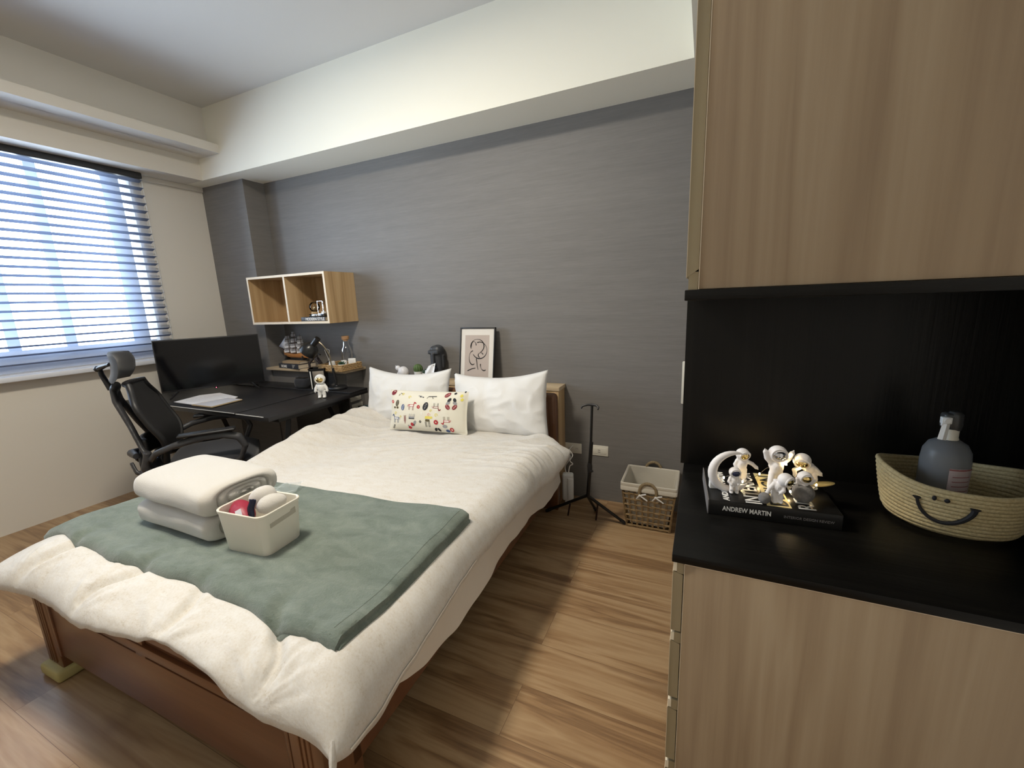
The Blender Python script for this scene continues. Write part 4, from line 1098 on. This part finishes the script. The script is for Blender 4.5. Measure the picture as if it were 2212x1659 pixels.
bmesh.ops.remove_doubles(b.bm, verts=b.bm.verts[:], dist=.0005); b.build('headrest', M_bk2, CH, angle=100)
for s in (-1, 1):
    b = MB(); X = s*.27
    b.tube([(s*.18,-.26,.55), (s*.235,-.22,.60), (X,-.12,.64), (X,.0,.665), (X,.12,.665), (X*1.0,.20,.635), (s*.262,.225,.57), (s*.25,.19,.49), (s*.22,.12,.435), (s*.15,.05,.42)], [.02,.02,.02,.024,.026,.026,.022,.02,.02,.02], 10, sx=.75)
    ar = blob(b, .007, M_dkgrey, 'armrest', CH, smooth=3)
    MB().box(X-.035, X+.035, -.10, .19, .682, .70, .009, 3).build('arm_pad', M_bk, ar)
MB().tube([(0,0,.10), (0,0,.41)], [.028,.022], 14).build('gas_column', M_bk, CH)
for k in range(5):
    a = k*2*PI/5+.3; d = V((math.cos(a), math.sin(a), 0))
    lg = MB().tube([V((0,0,.12)), d*.15+V((0,0,.11)), d*.29+V((0,0,.075))], [.03,.024,.018], 10, sx=.7).build('base_leg', M_bk, CH)
    MB().ell(d*.29+V((0,0,.03)), (.024,.024,.03)).build('caster', M_bk, lg)

# ------------------------------------------------------------------ open wall box
wx = thing('wall_box', 'honey oak open box shelf with two compartments on the grey wall', 'shelf', (-3.108, 2.571, 1.273))
hw = .453; b = MB(); th = .018; dp = .152
b.box(-hw, hw, -dp+.001, dp-.001, 0, th); b.box(-hw, hw, -dp+.001, dp-.001, .395-th, .395)
b.box(-hw, -hw+th, -dp+.001, dp-.001, th, .395-th); b.box(hw-th, hw, -dp+.001, dp-.001, th, .395-th); b.box(-.008, .010, -dp+.001, dp-.001, th, .395-th)
b.box(-hw+th, hw-th, dp-.008, dp-.001, th, .395-th)
b.build('carcass', M_boxoak, wx)
b = MB(); e = .0012
b.box(-hw, hw, -dp-e, -dp+.001, 0, th); b.box(-hw, hw, -dp-e, -dp+.001, .395-th, .395)
for x in (-hw, -.008, hw-th): b.box(x, x+th, -dp-e, -dp+.001, th, .395-th)
b.build('front_edging', M_boxedge, wx)
ZB = 1.273+th+.0003
bk = thing('book', 'grey coffee table book titled MODERN STYLE lying in the wall box', 'book', (-2.80, 2.50, ZB))
def book(t, L, W, H, cm_, pages=M_terr, open_right=True):
    b = MB(); b.box(0, L, 0, W, 0, .003, .0006); b.box(0, L, 0, W, H-.003, H, .0006); b.box(0, L, 0, .003, 0, H, .0008); b.build('cover', cm_, t)
    MB().box(.003, L-.003, .003, W-.003, .003, H-.003).build('pages', pages, t)
M_bookgrey = mat('book_grey', (.055,.058,.065), .5)
bk.location = (-3.01, 2.455, ZB); book(bk, .27, .20, .033, M_bookgrey)
text('MODERN STYLE', .031, (.052,-.0006,.006), (1,0,0), (0,0,1), M_inkw, bk, sx=.95, bold=.0006)
zb = ZB+.0335
o = MB().box(-.085, .085, -.05, .05, 0, .022, .002).build('glass_block', clearglass('amber_glass', (.93,.86,.68), .3), loc=(-2.86, 2.53, zb)); tag(o, 'clear amber glass slab on the grey book in the wall box', 'ornament')
gb = thing('glass_globe', 'small clear glass globe on a wooden base in the wall box', 'ornament', (-2.915, 2.52, zb+.0225))
MB().lathe([(0,0),(.03,0),(.032,.01),(.026,.018),(0,.018)], cap=False).build('base', M_boxoak, gb)
MB().ell((0,0,.056), .042, seg=28, rings=18).build('globe', clearglass('globe_glass', (.93,.90,.82), .12), gb)
MB().ell((0,0,.045), (.014,.014,.02)).build('inner_figure', M_brass, gb)
gl = thing('candle_lantern', 'tiny glass lantern with a tealight beside the glass globe', 'lantern', (-2.82, 2.52, zb+.0225))
b = MB()
for x in (-.028, .028):
    for y in (-.028, .028): b.tube([(x,y,0), (x,y,.10)], .0018, 6)
for z in (.001, .10): b.tube([(-.028,-.028,z),(.028,-.028,z),(.028,.028,z),(-.028,.028,z)], .002, 6, closed=True)
b.build('wire_frame', M_chrome, gl)
MB().box(-.027,.027,-.027,.027,.001,.003).build('floor_plate', M_chrome, gl)
MB().lathe([(0,.003),(.017,.003),(.018,.018),(.016,.018),(.015,.015),(0,.015)], cap=False).build('tealight', M_whitep, gl)

# ------------------------------------------------------------------ low oak shelf on the dado and its things
ls = MB().box(-.475, .477, -.118, .116, 0, .020, .001).build('wall_shelf', M_shelfedge, loc=(-3.108, 2.606, .8635))
tag(ls, 'pale oak board shelf below the wall box', 'shelf')
ZS = .8838
bh = thing('book', 'dark blue book titled HOME at the left end of the pale board shelf', 'book', (-3.435, 2.508, ZS), math.radians(-7)); book(bh, .29, .17, .040, mat('book_navy', (.03,.035,.05), .5))
text('HOME', .030, (.038,-.0006,.009), (1,0,0), (0,0,1), M_inkw, bh, bold=.001)
b = MB(); 
for k in range(5): b.tube([(.205+.01*math.sin(k*3),-.0004,.006+.007*k),(.222+.006*k,-.0004,.010+.006*k)], .0012, 5)
b.build('spine_ornament', M_inkw, bh)
b2 = thing('book', 'tan covered book lying on the dark blue book under the model ship', 'book', (-3.40, 2.52, ZS+.0405), math.radians(-4)); book(b2, .235, .15, .020, mat('book_tan', (.42,.30,.18), .6))
ZSh = ZS+.061
sh_ = thing('model_ship', 'wooden model sailing ship with white sails on the books', 'model ship', (-3.30, 2.59, ZSh), math.radians(-4))
def hull(u, v):
    x = lerp(-.165, .165, u); t = 2*u-1
    wd = .030*(1-abs(t)**2.6)**.5 if abs(t) < 1 else 0
    a = PI*(v-.5)*2*.5
    top = .058+.022*t*t+(.01 if t > .6 else 0)
    return V((x-(.018*v*0), wd*math.sin(PI*(v-.5)), lerp(top, .022+.02*max(0,-t-.5), math.cos(PI*(v-.5)))))
b = MB(); b.grid(hull, 30, 15); b.build('hull', mat('ship_wood', (.50,.22,.07), .4), sh_, angle=60)
b = MB(); b.grid(lambda u, v: V((lerp(-.16,.16,u), lerp(-1,1,v)*.028*(max(0,1-abs(2*u-1)**2.6))**.5, .056+.020*(2*u-1)**2)), 24, 6); b.box(.09,.15,-.02,.02,.060,.085,.003); b.box(-.15,-.12,-.014,.014,.062,.078,.003)
b.build('deck', mat('ship_deck', (.20,.09,.04), .5), sh_)
b = MB(); b.box(-.16,.16,-.012,.012,.0,.008,.002); b.box(-.13,-.115,-.02,.02,.006,.045,.003); b.box(.10,.115,-.02,.02,.006,.045,.003); b.grid(lambda u,v: V((lerp(-.155,.155,u), lerp(-.006,.006,v), .012+.02*(2*u-1)**2)), 12, 3)
b.build('cradle', M_bk, sh_)
b = MB(); masts = ((-.085,.235), (.005,.275), (.09,.235))
for x, h in masts: b.tube([(x,0,.05), (x,0,h)], [.003,.0012], 6)
b.tube([(-.15,0,.075), (-.235,0,.115)], [.003,.0015], 6)
yards = []
for mi_, (x, h) in enumerate(masts):
    lv = [.105,.145,.185,.215] if mi_ != 1 else [.105,.150,.195,.235,.255]
    for k, z in enumerate(lv):
        w = .040-.007*k; yards.append((x, z, w)); b.tube([(x,-w,z),(x,w,z)], .0012, 5)
for x, h in masts:
    for s in (-1, 1): b.tube([(x,0,h-.02), (x+.025,s*.026,.06)], .0005, 4)
b.tube([(-.235,0,.115), (-.085,0,.21)], .0005, 4)
b.build('masts', mat('mast_brown', (.09,.05,.03), .5), sh_)
M_sail = mat('sail_white', (.72,.74,.80), .7)
def sail(b, nm):
    o = b.build(nm, M_sail, sh_, angle=80); m_ = o.modifiers.new('s','SOLIDIFY'); m_.thickness = .0008
for x, z, w in yards:
    hgt = .034 if z < .2 else .024
    b = MB(); b.grid(lambda u, v: V((x-.006-.018*math.sin(PI*v)*math.sin(PI*lerp(.12,.88,u)), lerp(-w,w,u)*(1+.12*v), z-.002-hgt*v)), 9, 8); sail(b, 'square_sail')
for k, (x0, x1, z1) in enumerate(((-.225,-.150,.20), (-.205,-.125,.185), (-.18,-.11,.165))):
    b = MB(); b.add([(x0, -.004+.004*k, .118-.01*k), (x1+.02, -.004+.004*k, .095), (x1+.03, -.004+.004*k, z1)], [(0,1,2)]); sail(b, 'jib_sail')
# knobbly black ornament
ko = thing('bendy_tripod', 'black knobbly bendy tripod next to the model ship', 'tripod', (-3.03, 2.56, ZS))
for k, e_ in enumerate(((-.06,-.03), (.07,-.02), (.01,.06))):
    b = MB()
    for j in range(12):
        t = j/11; b.ell((e_[0]*t*(1+.2*math.sin(j)), e_[1]*t, .10*(1-t)+.010+.012*math.sin(t*PI)), .0105, seg=12, rings=8)
    b.build('leg', mat('tripod_black', (.02,.015,.018), .35), ko)
b = MB(); b.box(-.018,.018,-.015,.015,.105,.125,.005); b.tube([(0,0,.115),(.04,-.01,.13),(.075,-.01,.12)], .006, 8); b.build('mount', M_bk, ko)
hp_ = thing('hanging_cone', 'small black cone ornament with thin white cords behind the lamp', 'ornament', (-2.92, 2.60, ZS))
MB().lathe([(0,0),(.045,0),(.042,.02),(.016,.055),(.006,.06),(0,.06)], cap=False, seg=20).build('cone', M_bk, hp_)
b = MB(); b.tube([(.005,0,.06),(-.035,0,.155)], .0012, 5); b.tube([(.005,0,.06),(.02,0,.155)], .0012, 5); b.tube([(-.035,0,.155),(-.008,0,.165),(.02,0,.155)], .0012, 5); b.build('cords', M_whitep, hp_)
# tray
tr = thing('woven_tray', 'shallow woven seagrass tray at the right end of the board shelf', 'tray', (-2.742, 2.55, ZS))
M_weave = mat('seagrass', (.58,.40,.20), .7, var=((120,120,70),(.34,.20,.08),2), bump=((120,120,90),1,.004))
hx, hy = .128, .108; b = MB()
b.box(-hx, hx, -hy, hy, 0, .006, .002)
for z in range(4):
    for q in range(2):
        pts = []
        for s in range(4):
            for k in range(14):
                t = k/14; c = [(lerp(-hx,hx,t),-hy), (hx,lerp(-hy,hy,t)), (lerp(hx,-hx,t),hy), (-hx,lerp(hy,-hy,t))][s]; n_ = [(0,-1),(1,0),(0,1),(-1,0)][s]
                w_ = .0025*(1 if (k+z+q) % 2 else -1); pts.append((c[0]+n_[0]*w_, c[1]+n_[1]*w_, .007+z*.0135+q*.003))
        b.tube(pts, .0052, 6, closed=True)
b.build('weave', M_weave, tr)
def cup(loc, label):
    b = MB(); b.lathe([(.030,0),(.0305,.003),(.0225,.066),(.021,.070),(0,.070)], seg=28, cap=False); b.lathe([(.028,0),(.0205,.066),(0,.067)], seg=28, cap=False); b.lathe([(.028,0),(.030,0)], seg=28, cap=False)
    return tag(b.build('cup', mat('cup_white', (.80,.79,.77), .5) if 'cup_white' not in bpy.data.materials else bpy.data.materials['cup_white'], loc=loc), label, 'cup', 'upturned cups in the tray')
cup((-2.775, 2.50, ZS+.0065), 'upturned white cup at the left of the woven tray')
cup((-2.705, 2.56, ZS+.0065), 'upturned white cup behind the small succulent in the woven tray')
pot((-2.665, 2.495, ZS+.0065), 'dark spiky succulent in a white pot in the woven tray', 'spiky', 1.0)
cd = thing('card_holder', 'small white printed card leaning in the front right of the woven tray', 'card', (-2.642, 2.59, ZS+.0065), math.radians(30))
MB().box(-.030,.030,-.012,.012,0,.085,.003).build('card', M_whitep, cd)
b = MB()
for k in range(5): b.box(-.018,.018,-.0125,-.0119,.028+k*.009,.0295+k*.009)
b.build('printed_lines', M_print, cd)
bt = thing('glass_carafe', 'clear glass carafe with a cork stopper behind the tray cups', 'bottle', (-2.728, 2.625, ZS+.0065))
MB().lathe([(0,0),(.040,0),(.044,.004),(.045,.02),(.045,.135),(.042,.155),(.030,.178),(.024,.190),(.024,.235),(.026,.237)], cap=False, seg=36).build('bottle', M_glass, bt)
MB().lathe([(0,.225),(.0225,.225),(.0235,.235),(.030,.238),(.031,.262),(.028,.266),(0,.266)], cap=False, seg=28).build('cork', M_cork, bt)

# ------------------------------------------------------------------ niche: book with toy astronauts, fairy lights, rope basket, spray bottle
ZN = .9063
nb = thing('book', 'thick black ANDREW MARTIN interior design book in the black niche'.replace('ANDREW MARTIN ', ''), 'book', (.027, .975, ZN), math.radians(3.5))
BL_, BW_, BH_ = .252, .190, .034
M_bkcover = mat('book_black', (.008,.008,.008), .3, var=((1,1,1),(.012,.011,.010)))
book(nb, BL_, BW_, BH_, M_bkcover, M_ink)
MB().box(.0, .0018, -.001, BW_, .001, BH_+.0008).build('jacket_edge', M_inkgrey, nb)
text('ANDREW MARTIN', .0150, (.030,-.0004,.013), (1,0,0), (0,0,1), M_inkw, nb, sx=.76, bold=.0003)
text('INTERIOR DESIGN REVIEW', .0082, (.148,-.0004,.013), (1,0,0), (0,0,1), M_inkgrey, nb, sx=.92)
zt = BH_+.0003
MB().box(.117, .163, .006, BW_-.004, BH_-.0002, BH_+.0004).build('title_band', mat('band_cream', (.72,.60,.30), .5), nb)
text('ANDREW MARTIN', .017, (.044,.008,zt), (0,1,0), (-1,0,0), M_inkw, nb, sx=1.15, bold=.0006)
text('INTERIOR', .046, (.108,.006,zt), (0,1,0), (-1,0,0), M_inkw, nb, sx=.86, bold=.0003)
text('DESIGN', .050, (.159,.008,zt+.0006), (0,1,0), (-1,0,0), M_ink, nb, sx=.95, bold=.0003)
text('REVIEW', .046, (.208,.006,zt), (0,1,0), (-1,0,0), M_inkw, nb, sx=.95, bold=.0003)
ZK = ZN+BH_+.0006
G = 'toy astronauts on the black book'
def moonball(r, c): 
    def f(t, s):
        b = MB(); b.ell(c, r, seg=28, rings=18); b.build('moon_ball', M_moon, t)
    return f
def crescent(t, s):
    b = MB(); n = 22; R = .045
    pts = [(-.001+R*math.cos(math.radians(62+262*k/n))*.95, .014, .047+R*math.sin(math.radians(70+250*k/n))) for k in range(n+1)]
    b.tube(pts, [.0015+.0088*math.sin(PI*k/n)**.8 for k in range(n+1)], 12); b.build('crescent_moon', M_resin, t)
sit = dict(hr=.2, head=[(0,-.02,.80)], chest=[(0,0,.53)], hip=[(0,0,.36)], armL=[(-.13,0,.56),(-.19,-.05,.45),(-.12,-.12,.38)], armR=[(.13,0,.56),(.19,-.05,.45),(.12,-.12,.38)], legL=[(-.08,-.02,.30),(-.09,-.08,.18),(-.09,-.03,.05)], legR=[(.08,-.02,.30),(.09,-.08,.18),(.09,-.03,.05)], look=[(0,-1,-.05)])
astronaut('toy_astronaut', 'small white toy astronaut with navy visor leaning in a crescent moon', (.080,1.030,ZK), .064, math.radians(15), sit, M_navy, G, extra=crescent)
reach = dict(hr=0.185, head=[(0,0,.83)], chest=[(0,0,.60)], hip=[(0,0,.42)], armL=[(-.12,0,.62),(-.17,.02,.50),(-.14,-.04,.40)], armR=[(.12,0,.62),(.26,-.03,.56),(.36,-.06,.47)], legL=[(-.07,0,.36),(-.075,0,.2),(-.08,0,.05)], legR=[(.07,0,.36),(.075,0,.2),(.08,0,.05)], look=[(.45,-1,-.25)])
astronaut('toy_astronaut', 'tall white toy astronaut with gold visor and one outstretched arm, back left', (.100,1.105,ZK), .084, math.radians(10), reach, M_gold, G)
cheer = dict(hr=0.19, head=[(0,0,.80)], chest=[(0,0,.56)], hip=[(0,0,.40)], armL=[(-.12,0,.60),(-.21,-.01,.70),(-.25,-.02,.84)], armR=[(.12,0,.60),(.22,-.01,.70),(.27,-.02,.82)], legL=[(-.07,0,.34),(-.10,-.05,.2),(-.13,-.10,.05)], legR=[(.06,0,.34),(.06,.02,.2),(.06,.02,.05)], look=[(0,-1,0)])
astronaut('toy_astronaut', 'tall white toy astronaut with silver visor and both arms raised', (.170,1.090,ZK), .106, math.radians(12), cheer, M_silver, G)
bend = dict(hr=0.19, head=[(.14,-.08,.72)], chest=[(.02,-.02,.54)], hip=[(-.02,.02,.38)], armL=[(-.10,-.02,.56),(-.20,-.06,.45),(-.26,-.06,.30)], armR=[(.10,-.08,.52),(.10,-.14,.42),(.05,-.14,.36)], legL=[(-.08,.02,.32),(-.08,.0,.18),(-.06,0,.05)], legR=[(.06,.02,.32),(.08,.0,.18),(.08,0,.05)], look=[(.75,-.8,-.25)])
astronaut('toy_astronaut', 'white toy astronaut bending over a small grey ball at the book front', (.163,1.008,ZK), .080, math.radians(8), bend, mat('olive_gold_visor', (.30,.25,.10), .2, 1), G, extra=moonball(.0125, V((-.026,-.008,.0125))))
up_ = {k: [(x, y, z+.26) for x, y, z in v] if k not in ('look', 'hr') else v for k, v in dict(hr=.24, head=[(0,0,.70)], chest=[(0,0,.45)], hip=[(0,0,.27)], armL=[(-.13,0,.48),(-.24,-.02,.50),(-.27,-.03,.66)], armR=[(.13,0,.48),(.24,-.02,.47),(.32,-.02,.56)], legL=[(-.08,-.02,.22),(-.14,-.14,.20),(-.04,-.20,.12)], legR=[(.08,-.02,.22),(.14,-.14,.20),(.04,-.20,.12)], look=[(0,-1,-.05)]).items()}
astronaut('toy_astronaut', 'white toy astronaut with gold visor sitting on a large grey moon ball', (.214,1.030,ZK), .060, math.radians(18), up_, M_gold, G, extra=moonball(.0215, V((0,0,.0215))))
fly = dict(hr=0.19, head=[(-.10,-.05,.76)], chest=[(.03,0,.62)], hip=[(.14,.03,.50)], armL=[(-.08,-.02,.60),(-.24,-.02,.50),(-.22,-.03,.38)], armR=[(.12,.0,.62),(.24,-.02,.52),(.33,-.04,.42)], legL=[(.12,.02,.42),(.12,.02,.24),(.10,.02,.05)], legR=[(.20,.02,.42),(.24,.0,.26),(.24,.0,.05)], look=[(-.5,-1,-.5)])
def board(t, s):
    b = MB(); b.ell((.034,-.012,.018), (.026,.007,.006), Matrix.Rotation(-.1,3,'Y')); b.build('board', mat('gold_board', (.62,.50,.22), .35), t)
astronaut('toy_astronaut', 'white toy astronaut with gold visor leaning forward at the back right of the book', (.228,1.105,ZK), .094, math.radians(16), fly, M_gold, G, extra=board)
# fairy lights
fl = thing('fairy_lights', 'warm fairy light string wound among the toy astronauts', 'lights', (.15, 1.06, ZK))
M_led = emis('warm_led', (1,.72,.34), 130)
spots = [(-.089,.012,.017), (-.049,.012,.012), (-.01,.055,.02), (.037,.022,.064), (.044,.027,.084), (.066,.032,.054), (.044,-.012,.013), (.093,.0,.031), (.083,-.032,.021)]
wr = []
for i, s in enumerate(spots):
    wr.append(V(s))
    if i < len(spots)-1:
        n_ = V(spots[i+1]); wr.append((V(s)*2+n_)/3+V((.004*math.sin(i*3),.004,.006))); wr.append((V(s)+n_*2)/3+V((-.004,.003*math.cos(i*2),-.004)))
wr = [V((-.115,.0,.006)), V((-.09,.02,.004))]+wr
for p in wr: p.z = max(p.z, .0015)
MB().tube(smooth(wr, 4), .00045, 5).build('wire', M_silver, fl)
for s in spots: MB().ell(s, (.0019,.0019,.0028), seg=10, rings=8).build('bulb', M_led, fl)
bb = thing('battery_box', 'small white battery box with dark screws on the left edge of the book', 'battery box', (.039, 1.045, ZK), math.radians(12))
MB().box(-.010,.010,-.007,.007,0,.028,.0015).build('case', M_whitep, bb)
b = MB()
for z in (.007,.014,.021): b.lathe([(0,-.0076),(.0016,-.0076),(.0016,-.0069)], mat=Matrix.Rotation(PI/2,4,'X') @ Matrix.Translation((0,0,0)), c=(0,-.0,z), seg=10)
b.box(-.0015,.004,-.0077,-.0069,.0225,.0245); b.build('screws', M_bk, bb)

# rope basket
rb = thing('rope_basket', 'oval cotton rope basket with a smiling face in the black niche', 'basket', (.487, 1.115, ZN), math.radians(-6))
M_rope = mat('cotton_rope', (.52,.43,.24), .8, var=(220,(.40,.32,.17),3), bump=((260,260,60),.6,.002))
RN = 13
def rsurf(a, t, out=0):
    ca, sa = math.cos(a), math.sin(a)
    A = lerp(.097,.121,t**.7)*(1-.0)+out; B_ = lerp(.085,.103,t**.7)+out
    if t < .12: k = .86+.14*(t/.12)**.5; A *= k; B_ *= k
    h = lerp(0, .094+.020*abs(ca)**3.5, t)
    return V((A*math.copysign(abs(ca)**.92, ca), B_*sa, h+.004))
b = MB()
for i in range(RN):
    b.tube([rsurf(2*PI*k/56, i/(RN-1)) for k in range(56)], .0054, 7, closed=True)
b.lathe([(0,.001),(.078,.001),(.080,.006),(0,.006)], sx=1.1, sy=.92, cap=False)
b.build('coiled_rope', M_rope, rb, angle=60)
b = MB()
def onface(px, pz): # px -1..1 across the front, pz 0..1 up
    a = -PI/2+px*.95-.35; p = rsurf(a, pz, .0068); return p
sm = [onface(.055+.33*math.cos(math.radians(180+180*k/24)), .74+.42*math.sin(math.radians(180+180*k/24))) for k in range(25)]
b.tube(sm, [.0026+.0022*(k/24) for k in range(25)], 8)
for e_, d_ in ((0,-1), (24,1)):
    p = sm[e_]; b.tube([p+V((-.007,-.001,.003)), p+V((0,0,-.001)), p+V((.008,.001,.001))], [.0012,.0042,.0012], 6)
b.ell(onface(-.054,.84), (.0035,.003,.005)); b.ell(onface(.095,.84), (.0042,.003,.0042))
b.build('smile', M_ink, rb)

sb = thing('spray_bottle', 'frosted spray bottle with white trigger standing in the rope basket', 'bottle', (.472, 1.122, ZN+.0075), math.radians(0))
M_frost = mat('frosted_plastic', (.40,.42,.45), .30, trans=.7, ior=1.25)
MB().lathe([(0,0),(.034,0),(.038,.004),(.039,.02),(.039,.125),(.037,.145),(.030,.160),(.018,.168),(.0135,.170),(.0135,.176)], cap=False, seg=36).build('bottle', M_frost, sb)
MB().lathe([(0,.170),(.0150,.170),(.0150,.172),(.0138,.174),(.0138,.190),(.0125,.192),(0,.192)], cap=False, seg=30).build('collar', M_ivory, sb)
b = MB(); b.box(-.016,.014,-.012,.012,.192,.225,.006,3); b.lathe([(.012,.19),(.014,.20),(.013,.222),(.008,.228),(0,.228)], (.004,0,0), cap=False); o = b.build('spray_head', mat('smoke_cap', (.07,.07,.07), .3, trans=.3), sb)
b = MB(); b.box(-.0225,-.0065,-.020,-.008,.205,.219,.002); b.tube([(-.0145,-.020,.212),(-.0145,-.022,.212)], .005, 12); b.box(-.021,-.008,-.016,-.010,.200,.206,.001); b.build('nozzle', M_whitep, sb)
b = MB(); b.tube([(-.0135,-.0145,.205), (-.016,-.017,.19), (-.019,-.020,.172)], [.006,.0065,.007], 4, sx=.5); b.build('trigger', M_whitep, sb)
b = MB(); b.grid(lambda u, v: V((.0397*math.cos(lerp(-1.75,-.55,u)), .0397*math.sin(lerp(-1.75,-.55,u)), lerp(.055,.118,v))), 14, 4); b.build('label_patch', mat('label_pink_grey', (.46,.38,.38), .6), sb)
b = MB(); b.grid(lambda u, v: V((.0400*math.cos(lerp(-1.75,-.55,u)), .0400*math.sin(lerp(-1.75,-.55,u)), lerp(.114,.117,v))), 14, 2)
for z in (.07,.08,.09,.1): b.grid(lambda u, v: V((.0400*math.cos(lerp(-1.6,-.75,u)), .0400*math.sin(lerp(-1.6,-.75,u)), z+.0015*v)), 14, 2)
b.build('label_print', mat('label_red', (.25,.08,.08), .6), sb)

# ------------------------------------------------------------------ ceiling lamp (above the frame) and daylight
LX, LY = -1.65, .75
cl = thing('ceiling_lamp', 'round flush white ceiling lamp over the bed', 'lamp', (LX, LY, ZC))
MB().lathe([(0,0),(.24,0),(.25,-.01),(.25,-.035),(.235,-.04)], cap=False, seg=48).build('housing', M_whitep, cl)
la = bpy.data.lights.new('ceiling_light', 'AREA'); la.shape = 'DISK'; la.size = .44; la.energy = 68; la.color = (1.0, .91, .77)
lo = bpy.data.objects.new('ceiling_light', la); COL.objects.link(lo); lo.location = (LX, LY, ZC-.045)
W = bpy.data.worlds.new('daylight'); S.world = W; W.use_nodes = True
bg = W.node_tree.nodes['Background']; bg.inputs[0].default_value = (.74,.87,1.0,1); bg.inputs[1].default_value = 23.0
pa = bpy.data.lights.new('window_portal', 'AREA'); pa.shape = 'RECTANGLE'; pa.size = WY1-WY0; pa.size_y = WZ1-WZ0; pa.cycles.is_portal = True
po = bpy.data.objects.new('window_portal', pa); COL.objects.link(po); po.location = (XL-.17, (WY0+WY1)/2, (WZ0+WZ1)/2); po.rotation_euler = (0, -PI/2, 0); po.rotation_euler = V((1,0,0)).to_track_quat('-Z','Y').to_euler()

# ------------------------------------------------------------------ camera
cam = bpy.data.cameras.new('camera'); co = bpy.data.objects.new('camera', cam); COL.objects.link(co)
yaw, pit, rol, fpx = .4318, -.1984, -.0392, 906.2
fw = V((-math.sin(yaw)*math.cos(pit), math.cos(yaw)*math.cos(pit), math.sin(pit))); rt = V((math.cos(yaw), math.sin(yaw), 0)); upv = rt.cross(fw)
r_ = rt*math.cos(rol)+upv*math.sin(rol); u_ = upv*math.cos(rol)-rt*math.sin(rol)
co.matrix_world = Matrix(((r_.x,u_.x,-fw.x,0),(r_.y,u_.y,-fw.y,0),(r_.z,u_.z,-fw.z,1.4),(0,0,0,1)))
cam.sensor_fit = 'HORIZONTAL'; cam.sensor_width = 36; cam.lens = fpx/2212*36; cam.clip_start = .02
S.camera = co
S.view_settings.view_transform = 'Standard'; S.view_settings.look = 'None'; S.view_settings.gamma = 1; S.view_settings.use_curve_mapping = False
S.view_settings.exposure = -0.06
S.cycles.use_denoising = True
S.cycles.max_bounces = 10; S.cycles.transparent_max_bounces = 16; S.cycles.sample_clamp_indirect = 6
